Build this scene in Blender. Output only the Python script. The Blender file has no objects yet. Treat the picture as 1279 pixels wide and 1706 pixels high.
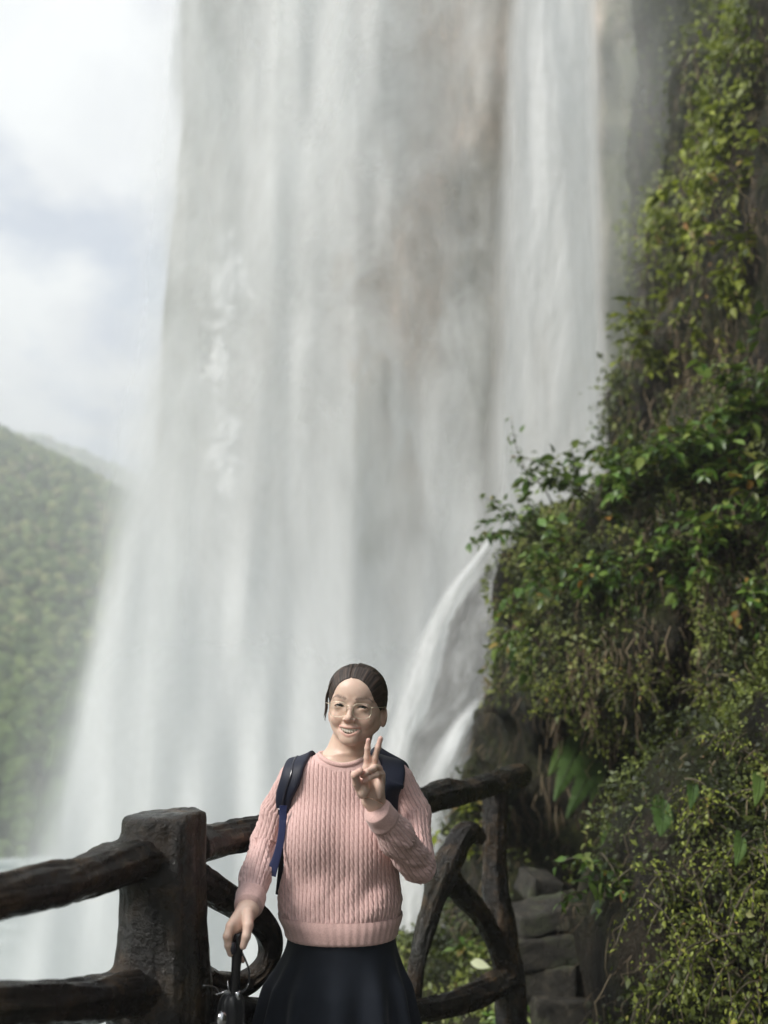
import bpy, math, random
import numpy as np
from mathutils import Vector, Matrix, Euler
R = math.radians
rng = np.random.default_rng(7)
random.seed(7)
SC = bpy.context.scene
COL = SC.collection

# ------------------------------------------------------------------ camera
F_PX, CX, CY = 1450.0, 639.5, 853.0          # focal length and centre in photograph pixels
TH = math.atan((1150 - 853) / F_PX)          # upward pitch
CAM_H = 1.5
cd = bpy.data.cameras.new('camera'); cam = bpy.data.objects.new('camera', cd); COL.objects.link(cam)
cam.location = (0, 0, CAM_H); cam.rotation_euler = (math.pi / 2 + TH, 0, 0)
cd.sensor_fit = 'VERTICAL'; cd.sensor_height = 36.0; cd.lens = 36.0 * F_PX / 1706.0
cd.clip_start = 0.05; cd.clip_end = 6000
cd.dof.use_dof = True; cd.dof.focus_distance = 2.32; cd.dof.aperture_fstop = 1.7
SC.camera = cam

# ------------------------------------------------------------------ light
SUN_EL, SUN_AZ = R(44), R(-72)               # azimuth from +Y (view direction), negative = left
wd = bpy.data.worlds.new('World'); SC.world = wd; wd.use_nodes = True
nt = wd.node_tree; nt.nodes.clear()
def wn(t, **k):
    n = nt.nodes.new(t)
    for a, b in k.items(): setattr(n, a, b)
    return n
out = wn('ShaderNodeOutputWorld'); bg = wn('ShaderNodeBackground'); bg.inputs[1].default_value = 0.1
sky = wn('ShaderNodeTexSky', sky_type='NISHITA', sun_disc=False, sun_elevation=SUN_EL, sun_rotation=SUN_AZ)
tc = wn('ShaderNodeTexCoord'); sx = wn('ShaderNodeSeparateXYZ'); nt.links.new(tc.outputs['Generated'], sx.inputs[0])
def wm(op, a, b=None, c=None):
    n = wn('ShaderNodeMath', operation=op)
    for i, v in enumerate((a, b, c)):
        if v is None: continue
        if isinstance(v, (int, float)): n.inputs[i].default_value = v
        else: nt.links.new(v, n.inputs[i])
    return n.outputs[0]
zz = wm('ADD', wm('MAXIMUM', sx.outputs[2], 0.0), 0.28)
cb = wn('ShaderNodeCombineXYZ'); nt.links.new(wm('DIVIDE', sx.outputs[0], zz), cb.inputs[0]); nt.links.new(wm('DIVIDE', sx.outputs[1], zz), cb.inputs[1])
n1 = wn('ShaderNodeTexNoise'); n1.inputs['Scale'].default_value = 3.0; n1.inputs['Detail'].default_value = 5; n1.inputs['Roughness'].default_value = .5; n1.inputs['Distortion'].default_value = .35
n2 = wn('ShaderNodeTexNoise'); n2.inputs['Scale'].default_value = 3.6; n2.inputs['Detail'].default_value = 4; n2.inputs['Roughness'].default_value = .5
nt.links.new(cb.outputs[0], n1.inputs['Vector'])
mpn = wn('ShaderNodeMapping'); mpn.inputs['Location'].default_value = (3.4, 1.2, 0.4); nt.links.new(cb.outputs[0], mpn.inputs[0]); nt.links.new(mpn.outputs[0], n2.inputs['Vector'])
ramp = wn('ShaderNodeValToRGB'); nt.links.new(n1.outputs[0], ramp.inputs[0])
cr = ramp.color_ramp; cr.elements[0].position = .38; cr.elements[0].color = (.36, .43, .58, 1)
cr.elements[1].position = .60; cr.elements[1].color = (.98, 1.0, .98, 1)
e = cr.elements.new(.47); e.color = (.76, .78, .80, 1)
sc10 = wn('ShaderNodeVectorMath', operation='SCALE'); nt.links.new(ramp.outputs[0], sc10.inputs[0]); sc10.inputs['Scale'].default_value = 6.9
cf = wn('ShaderNodeMapRange'); nt.links.new(n2.outputs[0], cf.inputs[0]); cf.inputs[1].default_value = .40; cf.inputs[2].default_value = .52; cf.inputs[3].default_value = .25; cf.inputs[4].default_value = 1.0
mx = wn('ShaderNodeMix', data_type='RGBA'); nt.links.new(cf.outputs[0], mx.inputs[0]); nt.links.new(sky.outputs[0], mx.inputs[6]); nt.links.new(sc10.outputs[0], mx.inputs[7])
nt.links.new(mx.outputs[2], bg.inputs[0]); nt.links.new(bg.outputs[0], out.inputs[0])
sl = bpy.data.lights.new('sun', 'SUN'); sun = bpy.data.objects.new('sun', sl); COL.objects.link(sun)
sl.energy = 4.5; sl.angle = R(19); sl.color = (1.0, .965, .91)
sd = Vector((math.sin(SUN_AZ) * math.cos(SUN_EL), math.cos(SUN_AZ) * math.cos(SUN_EL), math.sin(SUN_EL)))
sd = Vector((-.66, -.36, .66)).normalized()      # the sun stands on the left, a little behind the camera
sun.rotation_euler = sd.to_track_quat('Z', 'Y').to_euler()
sky.sun_rotation = math.atan2(sd.x, sd.y)
sky.sun_elevation = math.asin(sd.z)
SC.view_settings.view_transform = 'Standard'; SC.view_settings.look = 'None'
SC.view_settings.gamma = 1; SC.view_settings.use_curve_mapping = False; SC.view_settings.exposure = 0.72
cy = SC.cycles
cy.use_denoising = True
try: cy.denoiser = 'OPENIMAGEDENOISE'
except Exception: pass
cy.max_bounces = 7; cy.diffuse_bounces = 3; cy.glossy_bounces = 2; cy.transmission_bounces = 4
cy.transparent_max_bounces = 20; cy.volume_bounces = 1; cy.caustics_reflective = False; cy.caustics_refractive = False
cy.use_adaptive_sampling = True; cy.adaptive_threshold = 0.015
cy.sample_clamp_indirect = 4

# ------------------------------------------------------------------ helpers
CT, ST = math.cos(TH), math.sin(TH)
def P(px, py, Y):
    """world point seen at photograph pixel (px, py) at ground distance Y"""
    dx = (px - CX) / F_PX; dy = (CY - py) / F_PX
    k = Y / (CT - dy * ST)
    return np.array([dx * k, Y, CAM_H + (ST + dy * CT) * k])
def proj(p):
    d = p - np.array([0, 0, CAM_H]); f = d[:, 1] * CT + d[:, 2] * ST; u = -d[:, 1] * ST + d[:, 2] * CT
    f = np.where(np.abs(f) < 1e-3, 1e-3, f)
    return CX + F_PX * d[:, 0] / f, CY - F_PX * u / f, f
def tag(o, label=None, cat=None, group=None, kind=None):
    if label: o['label'] = label
    if cat: o['category'] = cat
    if group: o['group'] = group
    if kind: o['kind'] = kind
    return o
def empty(name, loc=(0, 0, 0)):
    o = bpy.data.objects.new(name, None); o.location = [float(v) for v in loc]; o.empty_display_size = .1; COL.objects.link(o); return o
def mesh_np(name, v, f, smooth=True):
    """v (n,3), f (m,3) or (m,4) arrays or list of polygons"""
    me = bpy.data.meshes.new(name)
    if isinstance(f, list) : me.from_pydata([tuple(map(float, a)) for a in v], [], f)
    else:
        v = np.ascontiguousarray(v, dtype=np.float32); f = np.ascontiguousarray(f, dtype=np.int32)
        k = f.shape[1]; me.vertices.add(len(v)); me.vertices.foreach_set('co', v.ravel())
        me.loops.add(f.size); me.loops.foreach_set('vertex_index', f.ravel())
        me.polygons.add(len(f)); me.polygons.foreach_set('loop_start', np.arange(0, f.size, k, dtype=np.int32))
        try: me.polygons.foreach_set('loop_total', np.full(len(f), k, dtype=np.int32))
        except Exception: pass
        me.update(calc_edges=True)
    me.polygons.foreach_set('use_smooth', [smooth] * len(me.polygons))
    return me
def obj(name, me, mat=None, parent=None, loc=None):
    o = bpy.data.objects.new(name, me); COL.objects.link(o)
    if mat and not me.materials: me.materials.append(mat)
    if parent is not None:
        o.parent = parent
        o.matrix_parent_inverse = Matrix.Translation(parent.location).inverted()   # mesh data are in world coordinates
        if loc is not None: o.location = loc
    elif loc is not None: o.location = loc
    return o
def attr_f(me, name, vals):
    a = me.attributes.new(name, 'FLOAT', 'POINT'); a.data.foreach_set('value', np.asarray(vals, dtype=np.float32))
def attr_c(me, name, cols):
    a = me.attributes.new(name, 'FLOAT_COLOR', 'POINT'); c = np.ones((len(cols), 4), np.float32); c[:, :3] = cols
    a.data.foreach_set('color', c.ravel())

# value noise
def _h(i, j, k, s):
    n = (i.astype(np.int64) * 374761393 + j.astype(np.int64) * 668265263 + k.astype(np.int64) * 2147483647 + s * 974634777) & 0xffffffff
    n = ((n ^ (n >> 13)) * 1274126177) & 0xffffffff
    n = (n ^ (n >> 16))
    return (n & 0xffff).astype(np.float32) / 32767.5 - 1.0
def vnoise(p, s=0):
    p = np.asarray(p, dtype=np.float32); i = np.floor(p); f = p - i; f = f * f * (3 - 2 * f); i = i.astype(np.int32)
    x, y, z = i[:, 0], i[:, 1], i[:, 2]; fx, fy, fz = f[:, 0], f[:, 1], f[:, 2]
    r = 0
    for dx in (0, 1):
        wx = fx if dx else 1 - fx
        for dy in (0, 1):
            wy = fy if dy else 1 - fy
            for dz in (0, 1):
                wz = fz if dz else 1 - fz
                r = r + wx * wy * wz * _h(x + dx, y + dy, z + dz, s)
    return r
def fbm(p, oct=4, s=0, rough=.5):
    p = np.asarray(p, dtype=np.float32); a = 1.0; r = 0; t = 0
    for o in range(oct):
        r = r + a * vnoise(p * (2.03 ** o) + 13.7 * o, s + o); t += a; a *= rough
    return r / t

# signed distance helpers
def smin(a, b, k):
    h = np.clip(.5 + .5 * (b - a) / k, 0, 1); return b + (a - b) * h - k * h * (1 - h)
def smax(a, b, k): return -smin(-a, -b, k)
def s_ell(p, c, r):
    q = p - np.asarray(c, np.float32); r = np.asarray(r, np.float32)
    k0 = np.linalg.norm(q / r, axis=1); k1 = np.linalg.norm(q / (r * r), axis=1)
    return np.where(k1 < 1e-6, -min(r), k0 * (k0 - 1) / np.maximum(k1, 1e-9))
def s_cap(p, a, b, ra, rb):
    a = np.asarray(a, np.float32); b = np.asarray(b, np.float32); ba = b - a
    t = np.clip(((p - a) @ ba) / max(float(ba @ ba), 1e-12), 0, 1)
    return np.linalg.norm(p - a - t[:, None] * ba, axis=1) - (ra + (rb - ra) * t)
def surface(f, lo, hi, h, blk=12, band=1.35, newton=2):
    """surface nets over the blocks the surface passes through"""
    lo = np.asarray(lo, float); n = np.ceil((np.asarray(hi) - lo) / h / blk).astype(int)
    N = n * blk + 1
    S = np.full(N, 1.0, np.float32)
    gx, gy, gz = np.meshgrid(*[np.arange(k) for k in n], indexing='ij')
    B = np.stack([gx.ravel(), gy.ravel(), gz.ravel()], 1)
    cen = (lo + (B + .5) * blk * h).astype(np.float32)
    d = f(cen); keep = np.abs(d) < blk * h * .87 * band
    for b, dd in zip(B[~keep], d[~keep]):
        if dd < 0: S[b[0]*blk:b[0]*blk+blk+1, b[1]*blk:b[1]*blk+blk+1, b[2]*blk:b[2]*blk+blk+1] = -1
    K = B[keep]; o = np.stack(np.meshgrid(*[np.arange(blk + 1)] * 3, indexing='ij'), -1).reshape(-1, 3)
    per = max(1, 400000 // len(o))
    for i in range(0, len(K), per):
        kk = K[i:i + per]; idx = (kk[:, None, :] * blk + o[None]).reshape(-1, 3)
        val = f((lo + idx * h).astype(np.float32)); S[idx[:, 0], idx[:, 1], idx[:, 2]] = val
    ins = S < 0
    act = np.zeros(N - 1, np.uint8)
    for dx in (0, 1):
        for dy in (0, 1):
            for dz in (0, 1):
                act += ins[dx:N[0]-1+dx, dy:N[1]-1+dy, dz:N[2]-1+dz]
    cell = np.argwhere((act > 0) & (act < 8))
    vid = np.full(N - 1, -1, np.int32); vid[cell[:, 0], cell[:, 1], cell[:, 2]] = np.arange(len(cell))
    acc = np.zeros((len(cell), 3)); cnt = np.zeros(len(cell))
    cs = [(0,0,0),(1,0,0),(0,1,0),(1,1,0),(0,0,1),(1,0,1),(0,1,1),(1,1,1)]
    for a in range(8):
        for b in range(a + 1, 8):
            A, Bc = np.array(cs[a]), np.array(cs[b])
            if np.abs(A - Bc).sum() != 1: continue
            sa = S[cell[:, 0]+A[0], cell[:, 1]+A[1], cell[:, 2]+A[2]]; sb = S[cell[:, 0]+Bc[0], cell[:, 1]+Bc[1], cell[:, 2]+Bc[2]]
            m = (sa < 0) != (sb < 0); t = np.where(m, sa / np.where(m, sa - sb, 1), 0)
            acc += m[:, None] * (A + t[:, None] * (Bc - A)); cnt += m
    V = lo + (cell + acc / cnt[:, None]) * h
    F = []
    for ax in range(3):
        u, w = [(1, 2), (2, 0), (0, 1)][ax]
        sl0 = [slice(1, N[k] - 1) for k in range(3)]; sl0[ax] = slice(0, N[ax] - 1)
        sl1 = list(sl0); sl1[ax] = slice(1, N[ax])
        a = ins[tuple(sl0)]; b = ins[tuple(sl1)]; e = np.argwhere(a != b)
        if not len(e): continue
        off = np.array([1, 1, 1]); off[ax] = 0; e2 = e + off
        eu = np.zeros(3, int); eu[u] = 1; ew = np.zeros(3, int); ew[w] = 1
        q = [e2 - eu - ew, e2 - ew, e2, e2 - eu]
        q = np.stack([vid[c[:, 0], c[:, 1], c[:, 2]] for c in q], 1)
        flip = ~a[e[:, 0], e[:, 1], e[:, 2]]
        q[flip] = q[flip][:, ::-1]; F.append(q[(q >= 0).all(1)])
    F = np.concatenate(F)
    V = V.astype(np.float32); ee = h * .35
    for _ in range(newton):
        f0 = f(V); g = np.stack([f(V + np.array(dv, np.float32)) - f0 for dv in ((ee, 0, 0), (0, ee, 0), (0, 0, ee))], 1) / ee
        st = (f0 / np.maximum((g * g).sum(1), .2))[:, None] * g; ln = np.linalg.norm(st, axis=1)[:, None]
        V = V - st * np.minimum(1, .7 * h / np.maximum(ln, 1e-9))
    return V, F
def vnormals(V, F):
    n = np.zeros_like(V); c = np.cross(V[F[:, 2]] - V[F[:, 0]], V[F[:, 3 if F.shape[1] > 3 else 2]] - V[F[:, 1]])
    for k in range(F.shape[1]):
        for d in range(3): n[:, d] += np.bincount(F[:, k], weights=c[:, d], minlength=len(V))
    return n / np.maximum(np.linalg.norm(n, axis=1), 1e-12)[:, None]

# swept tube: points, radii -> verts, quads
def catmull(pts, rad, step):
    pts = np.asarray(pts, float); rad = np.asarray(rad, float)
    P_ = np.vstack([2 * pts[0] - pts[1], pts, 2 * pts[-1] - pts[-2]]); R_ = np.concatenate([[rad[0]], rad, [rad[-1]]])
    op, orr = [], []
    for i in range(1, len(P_) - 2):
        L = np.linalg.norm(P_[i + 1] - P_[i]); n = max(2, int(L / step))
        for t in np.arange(n) / n:
            c = lambda a, b, c_, d: .5 * ((2 * b) + (c_ - a) * t + (2 * a - 5 * b + 4 * c_ - d) * t * t + (-a + 3 * b - 3 * c_ + d) * t ** 3)
            op.append(c(P_[i-1], P_[i], P_[i+1], P_[i+2])); orr.append(c(R_[i-1], R_[i], R_[i+1], R_[i+2]))
    op.append(P_[-2]); orr.append(R_[-2])
    return np.array(op), np.array(orr)
def tube(pts, rad, sides=10, step=.02, disp=None, cap=True):
    c, r = catmull(pts, rad, step); T = np.gradient(c, axis=0); T /= np.linalg.norm(T, axis=1)[:, None]
    up = np.array([0, 0, 1.0]) if abs(T[0, 2]) < .8 else np.array([0, 1.0, 0])
    N_ = np.zeros_like(T); n = up - T[0] * (up @ T[0]); n /= np.linalg.norm(n); N_[0] = n
    for i in range(1, len(T)):
        n = n - T[i] * (n @ T[i]); n /= np.linalg.norm(n); N_[i] = n
    Bn = np.cross(T, N_); a = np.arange(sides) / sides * 2 * math.pi
    L = np.concatenate([[0], np.cumsum(np.linalg.norm(np.diff(c, axis=0), axis=1))])
    rr = r[:, None] * np.ones(sides)[None]
    if disp is not None: rr = rr + disp(np.repeat(L, sides), np.tile(a, len(c)), np.repeat(r, sides)).reshape(len(c), sides)
    V = c[:, None] + rr[..., None] * (np.cos(a)[None, :, None] * N_[:, None] + np.sin(a)[None, :, None] * Bn[:, None])
    V = V.reshape(-1, 3); m = len(c); i = np.arange(m - 1)[:, None] * sides; j = np.arange(sides)[None]; jn = (j + 1) % sides
    F = np.stack([(i + j), (i + jn), (i + sides + jn), (i + sides + j)], -1).reshape(-1, 4)
    if cap:
        V = np.vstack([V, c[0] - T[0] * r[0] * .25, c[-1] + T[-1] * r[-1] * .25]); a0, a1 = len(V) - 2, len(V) - 1
        k = np.arange(sides); kn = (k + 1) % sides
        F = np.vstack([F, np.stack([kn, k, np.full(sides, a0), np.full(sides, a0)], 1), np.stack([(m-1)*sides + k, (m-1)*sides + kn, np.full(sides, a1), np.full(sides, a1)], 1)])
    return V, F, L
class MB:
    def __init__(s): s.v = []; s.f = []; s.n = 0; s.a = []
    def add(s, v, f, a=None):
        v = np.asarray(v, float); f = np.asarray(f)
        if f.shape[1] == 3: f = np.hstack([f, f[:, 2:3]])
        s.v.append(v); s.f.append(f + s.n); s.n += len(v); s.a.append(np.full(len(v), 0.0 if a is None else a) if np.isscalar(a) or a is None else np.asarray(a))
    def mesh(s, name, smooth=True):
        V = np.vstack(s.v); F = np.vstack(s.f); tri = (F[:, 2] == F[:, 3])
        loops = np.concatenate([F[~tri].ravel(), F[tri][:, :3].ravel()]).astype(np.int32)
        tot = np.concatenate([np.full((~tri).sum(), 4), np.full(tri.sum(), 3)]).astype(np.int32)
        me = bpy.data.meshes.new(name); me.vertices.add(len(V)); me.vertices.foreach_set('co', V.astype(np.float32).ravel())
        me.loops.add(len(loops)); me.loops.foreach_set('vertex_index', loops)
        me.polygons.add(len(tot)); me.polygons.foreach_set('loop_start', np.concatenate([[0], np.cumsum(tot)[:-1]]).astype(np.int32))
        me.update(calc_edges=True); me.polygons.foreach_set('use_smooth', [smooth] * len(tot))
        attr_f(me, 'rnd', np.concatenate(s.a)); return me

# ------------------------------------------------------------------ materials
def hexc(r, g, b):                            # sRGB 0-255 -> linear
    return tuple((c / 255 / 12.92 if c / 255 <= .04045 else ((c / 255 + .055) / 1.055) ** 2.4) for c in (r, g, b)) + (1,)
class NT:
    def __init__(s, name):
        s.m = bpy.data.materials.new(name); s.m.use_nodes = True; s.t = s.m.node_tree; s.t.nodes.clear(); s.out = s.n('ShaderNodeOutputMaterial')
    def n(s, t, **k):
        n = s.t.nodes.new(t)
        for a, b in k.items(): setattr(n, a, b)
        return n
    def l(s, a, b): s.t.links.new(a, b)
    def inp(s, sock, v):
        if isinstance(v, bpy.types.NodeSocket): s.l(v, sock)
        else: sock.default_value = v
    def math(s, op, *a, clamp=False):
        n = s.n('ShaderNodeMath', operation=op, use_clamp=clamp)
        for i, v in enumerate(a): s.inp(n.inputs[i], v)
        return n.outputs[0]
    def noise(s, vec=None, scale=5, detail=3, rough=.5, dist=0, out=0):
        n = s.n('ShaderNodeTexNoise'); n.inputs['Scale'].default_value = scale; n.inputs['Detail'].default_value = detail
        n.inputs['Roughness'].default_value = rough; n.inputs['Distortion'].default_value = dist
        if vec is not None: s.l(vec, n.inputs['Vector'])
        return n.outputs[out]
    def map(s, vec, scale=(1, 1, 1), loc=(0, 0, 0), rot=(0, 0, 0)):
        n = s.n('ShaderNodeMapping'); s.l(vec, n.inputs[0]); n.inputs['Scale'].default_value = scale; n.inputs['Location'].default_value = loc; n.inputs['Rotation'].default_value = rot
        return n.outputs[0]
    def ramp(s, fac, *st):
        n = s.n('ShaderNodeValToRGB'); s.l(fac, n.inputs[0]); e = n.color_ramp.elements
        while len(e) < len(st): e.new(.5)
        for k, (p, c) in enumerate(st): e[k].position = p; e[k].color = tuple(c)[:3] + (1,)
        return n.outputs[0]
    def rng(s, v, a, b, c, d):
        n = s.n('ShaderNodeMapRange'); s.l(v, n.inputs[0])
        for i, x in enumerate((a, b, c, d)): s.inp(n.inputs[i + 1], x)
        return n.outputs[0]
    def mix(s, f, a, b, blend='MIX'):
        n = s.n('ShaderNodeMix', data_type='RGBA', blend_type=blend); s.inp(n.inputs[0], f); s.inp(n.inputs[6], a); s.inp(n.inputs[7], b); return n.outputs[2]
    def bump(s, h, strength=.5, dist=.01, normal=None):
        n = s.n('ShaderNodeBump'); s.l(h, n.inputs['Height']); n.inputs['Strength'].default_value = strength; n.inputs['Distance'].default_value = dist
        if normal is not None: s.l(normal, n.inputs['Normal'])
        return n.outputs[0]
    def pbr(s, col, rough=.6, normal=None, spec=.5, **k):
        b = s.n('ShaderNodeBsdfPrincipled'); s.inp(b.inputs['Base Color'], col); s.inp(b.inputs['Roughness'], rough); s.inp(b.inputs['Specular IOR Level'], spec)
        if normal is not None: s.l(normal, b.inputs['Normal'])
        for a, v in k.items(): s.inp(b.inputs[a.replace('_', ' ')], v)
        s.l(b.outputs[0], s.out.inputs[0]); return b
    def obj(s): return s.n('ShaderNodeTexCoord').outputs['Object']
    def geo(s): return s.n('ShaderNodeNewGeometry').outputs['Position']
    def attr(s, name, o='Fac'): return s.n('ShaderNodeAttribute', attribute_name=name).outputs[o]
# ================================================================== TERRAIN, WATER, CLIFF BEHIND
def az_of(px, py, Y):
    p = P(px, py, Y); return math.atan2(p[0], p[1]), p[2]
def prof(Y, pts):
    a = [az_of(px, py, Y) for px, py in pts]; return np.array([x[0] for x in a]), np.array([x[1] for x in a])
aA, zA = prof(200, [(-1400, 640), (-700, 560), (-300, 690), (0, 764), (60, 784), (120, 803), (200, 838), (300, 905), (450, 1080), (800, 1100), (1800, 1000)])
aB, zB = prof(460, [(-1500, 700), (-700, 720), (0, 772), (60, 768), (130, 780), (200, 804), (260, 835), (400, 860), (700, 930), (1800, 980)])
def hill_z(x, y):
    r = np.hypot(x, y); a = np.arctan2(x, y)
    sm = lambda t: np.clip(t, 0, 1) ** 2 * (3 - 2 * np.clip(t, 0, 1))
    tA = np.clip((r - 48) / 152, 0, 1); tb = np.clip((r - 240) / 220, 0, 1)
    za = np.interp(a, aA, zA); zb = np.interp(a, aB, zB)
    p3 = np.stack([x, y, 0 * x], -1).reshape(-1, 3)
    nz = (fbm(p3 / 55, 4, 3) * 9).reshape(x.shape) + (fbm(p3 / 14, 3, 9) * 2.2).reshape(x.shape)
    A = np.where(r < 200, -15 + (za + 15) * (tA * .55 + .45 * sm(tA)), za - (r - 200) * .45)
    B = np.where(r < 460, -15 + (zb + 15) * sm(tb), zb - (r - 460) * .12)
    w = np.clip((r - 45) / 40, 0, 1)
    fade = np.where(np.abs(r - 200) < 40, .35, 1.0)
    return np.maximum(np.maximum(A, B) + nz * w * fade * .6, -15 + nz * w * .15)
na, nr = 420, 150
A_ = np.linspace(-math.pi, math.pi, na); R_ = np.concatenate([[0.0], 10 * (62.0 ** (np.arange(nr - 1) / (nr - 2)))])
AA, RR = np.meshgrid(A_, R_, indexing='ij'); X_, Y_ = RR * np.sin(AA), RR * np.cos(AA)
Z_ = hill_z(X_, Y_); Z_[RR < 45] = -15
V = np.stack([X_, Y_, Z_], -1).reshape(-1, 3)
ii = (np.arange(na - 1)[:, None] * nr + np.arange(nr - 1)[None]).ravel()
F = np.stack([ii, ii + nr, ii + nr + 1, ii + 1], 1)[:, ::-1]
m = NT('hill_ground'); c = m.geo(); nn = m.noise(c, .12, 5, .6)
m.pbr(m.ramp(nn, (.3, (.05, .07, .025)), (.5, (.10, .12, .045)), (.62, (.17, .15, .09)), (.75, (.07, .09, .03))), .9, spec=.1)
me = mesh_np('hills', V, F); o = obj('hills', me, m.m); tag(o, 'forested green hillside rising to a soft ridge', None, kind='structure')

# crowns of the far wood
def ico(sub=1):
    import bmesh
    b = bmesh.new(); bmesh.ops.create_icosphere(b, subdivisions=sub, radius=1.0)
    v = np.array([list(x.co) for x in b.verts]); f = np.array([[x.index for x in q.verts] for q in b.faces]); b.free(); return v, f
iv, jf = ico(2)
NCR = 11000
az = rng.uniform(R(-34), R(-9), NCR); rr = 62 + 165 * rng.random(NCR) ** .85
far = rng.random(NCR) < .28; rr[far] = rng.uniform(300, 470, far.sum())
x, y = rr * np.sin(az), rr * np.cos(az); z = hill_z(x[None], y[None])[0]
s = rng.uniform(.5, 1.3, NCR) * np.where(far, 1.9, 1)
keep = fbm(np.stack([x, y, 0 * x], 1) / 22, 2, 31) > -.42; x, y, z, s = x[keep], y[keep], z[keep], s[keep]; n = len(x)
dirs = iv[None].repeat(n, 0)
bump_ = 1 + .30 * fbm((iv[None] * 1.7 + np.arange(n)[:, None, None] * 7.3).reshape(-1, 3), 2, 5).reshape(n, -1)
sq = rng.uniform(.8, 1.35, n)
V = np.stack([x, y, z + s * .5], 1)[:, None] + dirs * (s[:, None] * bump_)[..., None] * np.stack([np.ones(n), np.ones(n), sq], 1)[:, None]
F = (jf[None] + (np.arange(n) * len(iv))[:, None, None]).reshape(-1, 3)
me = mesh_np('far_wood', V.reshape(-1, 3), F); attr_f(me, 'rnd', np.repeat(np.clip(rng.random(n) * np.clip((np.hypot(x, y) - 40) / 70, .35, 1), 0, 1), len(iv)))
m = NT('far_crowns'); g = m.geo(); r_ = m.attr('rnd')
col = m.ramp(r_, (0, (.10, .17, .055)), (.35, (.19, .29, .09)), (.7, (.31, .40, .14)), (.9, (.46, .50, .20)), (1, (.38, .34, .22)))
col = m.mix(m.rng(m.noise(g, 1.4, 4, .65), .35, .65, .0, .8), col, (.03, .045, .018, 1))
m.pbr(col, .85, m.bump(m.noise(g, 2.5, 4, .7), 1.0, .8), spec=.15)
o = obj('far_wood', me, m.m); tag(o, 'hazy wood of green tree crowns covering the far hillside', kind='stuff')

# plunge pool and pool bed
m = NT('pool_water'); g = m.geo()
m.pbr(m.ramp(m.noise(g, .5, 4, .6), (.35, (.16, .22, .22)), (.62, (.62, .68, .68))), .25, m.bump(m.noise(g, 2.0, 4, .6), .6, .3))
me = mesh_np('pool_water', np.array([[-60, 9, -9], [40, 9, -9], [40, 60, -9], [-60, 60, -9.0]]), np.array([[0, 1, 2, 3]])); o = obj('pool_water', me, m.m); tag(o, 'churned pale plunge pool below the falls', kind='structure')

# rock face behind the falls
LE = [(-300, 306), (0, 297), (300, 283), (600, 262), (1000, 240), (1500, 225), (1800, 222)]
zs = np.linspace(-12, 44, 180)
def edge_x(z, Y, tab):                           # px outline -> world x at height z on the plane Y
    py = np.array([t[0] for t in tab], float); q = [P(b, a, Y) for a, b in tab]
    zz_ = np.array([v[2] for v in q]); xx = np.array([v[0] for v in q]); o_ = np.argsort(zz_)
    return np.interp(z, zz_[o_], xx[o_])
ex = edge_x(zs, 28, LE)
ns = 240; S_ = np.linspace(0, 1, ns)
GX = np.zeros((ns, len(zs))); GY = np.zeros_like(GX)
for k in range(ns):
    s_ = S_[k]
    if s_ < .12: t = s_ / .12; GX[k] = ex + 3.5 * (1 - t) ** 2 + (1 - t) * .5; GY[k] = 28.0 + 40 * (1 - t)
    else: t = (s_ - .12) / .88; GX[k] = ex + t * 34; GY[k] = 28.0 - 1.5 * t * t * 3
GZ = np.repeat(zs[None], ns, 0)
p3 = np.stack([GX, GY, GZ], -1).reshape(-1, 3)
d1 = fbm(p3 * [.22, .22, .10], 4, 21) * 2.0 + fbm(p3 * [1.1, 1.1, .35], 4, 22) * .55
d1 = d1.reshape(ns, -1); GY = GY + d1 * np.clip((S_ - .12) * 8, 0, 1)[:, None]; GX = GX + (d1 * .35) * np.clip(1 - np.abs(S_ - .12) * 8, 0, 1)[:, None]
topr = 12
GX = np.hstack([GX, np.repeat(GX[:, -1:], topr, 1)]); GY2 = GY[:, -1:] + np.linspace(.5, 34, topr)[None]; GY = np.hstack([GY, GY2]); GZ = np.hstack([GZ, 44.4 + .6 * rng.random((ns, topr))])
nz_ = GX.shape[1]; ii = (np.arange(ns - 1)[:, None] * nz_ + np.arange(nz_ - 1)[None]).ravel()
F = np.stack([ii, ii + nz_, ii + nz_ + 1, ii + 1], 1)
V = np.stack([GX, GY, GZ], -1).reshape(-1, 3)
m = NT('limestone'); g = m.geo()
base = m.ramp(m.noise(m.map(g, (.5, .5, .18)), 1.0, 6, .6, .6), (.3, (.40, .38, .34)), (.5, (.62, .53, .45)), (.62, (.74, .62, .53)), (.75, (.48, .45, .41)))
moss = m.ramp(m.noise(m.map(g, (.8, .8, .8)), 1.0, 4, .65), (.3, (.075, .08, .06)), (.7, (.17, .18, .11)))
mf = m.attr('moss'); mf = m.math('ADD', mf, m.math('MULTIPLY', m.math('SUBTRACT', m.noise(m.map(g, (.5, .5, .25)), 1.3, 5, .65), .5), 1.6), clamp=True)
m.pbr(m.mix(mf, base, moss), .6, m.bump(m.noise(m.map(g, (1, 1, .5)), 1.6, 6, .65), .9, .5), spec=.4)
me = mesh_np('rock_face', V, F)
px_, py_, _f = proj(V)
G = lambda cx, cy, sx, sy: np.exp(-(((px_ - cx) / sx) ** 2 + ((py_ - cy) / sy) ** 2))
attr_f(me, 'moss', np.clip(.25 + G(785, 480, 55, 330) * .8 + G(300, 200, 70, 700) * .8 + np.clip((px_ - 990) / 40, 0, 1) * 1.3 + G(350, 350, 60, 320) * .7 + G(640, 950, 200, 250) * .5 - G(720, 100, 60, 200) * .9 - G(690, 450, 70, 220) * .8, 0, 1))
o = obj('rock_face', me, m.m); tag(o, 'tall buff limestone face veiled by the falling water', kind='structure')

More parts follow.
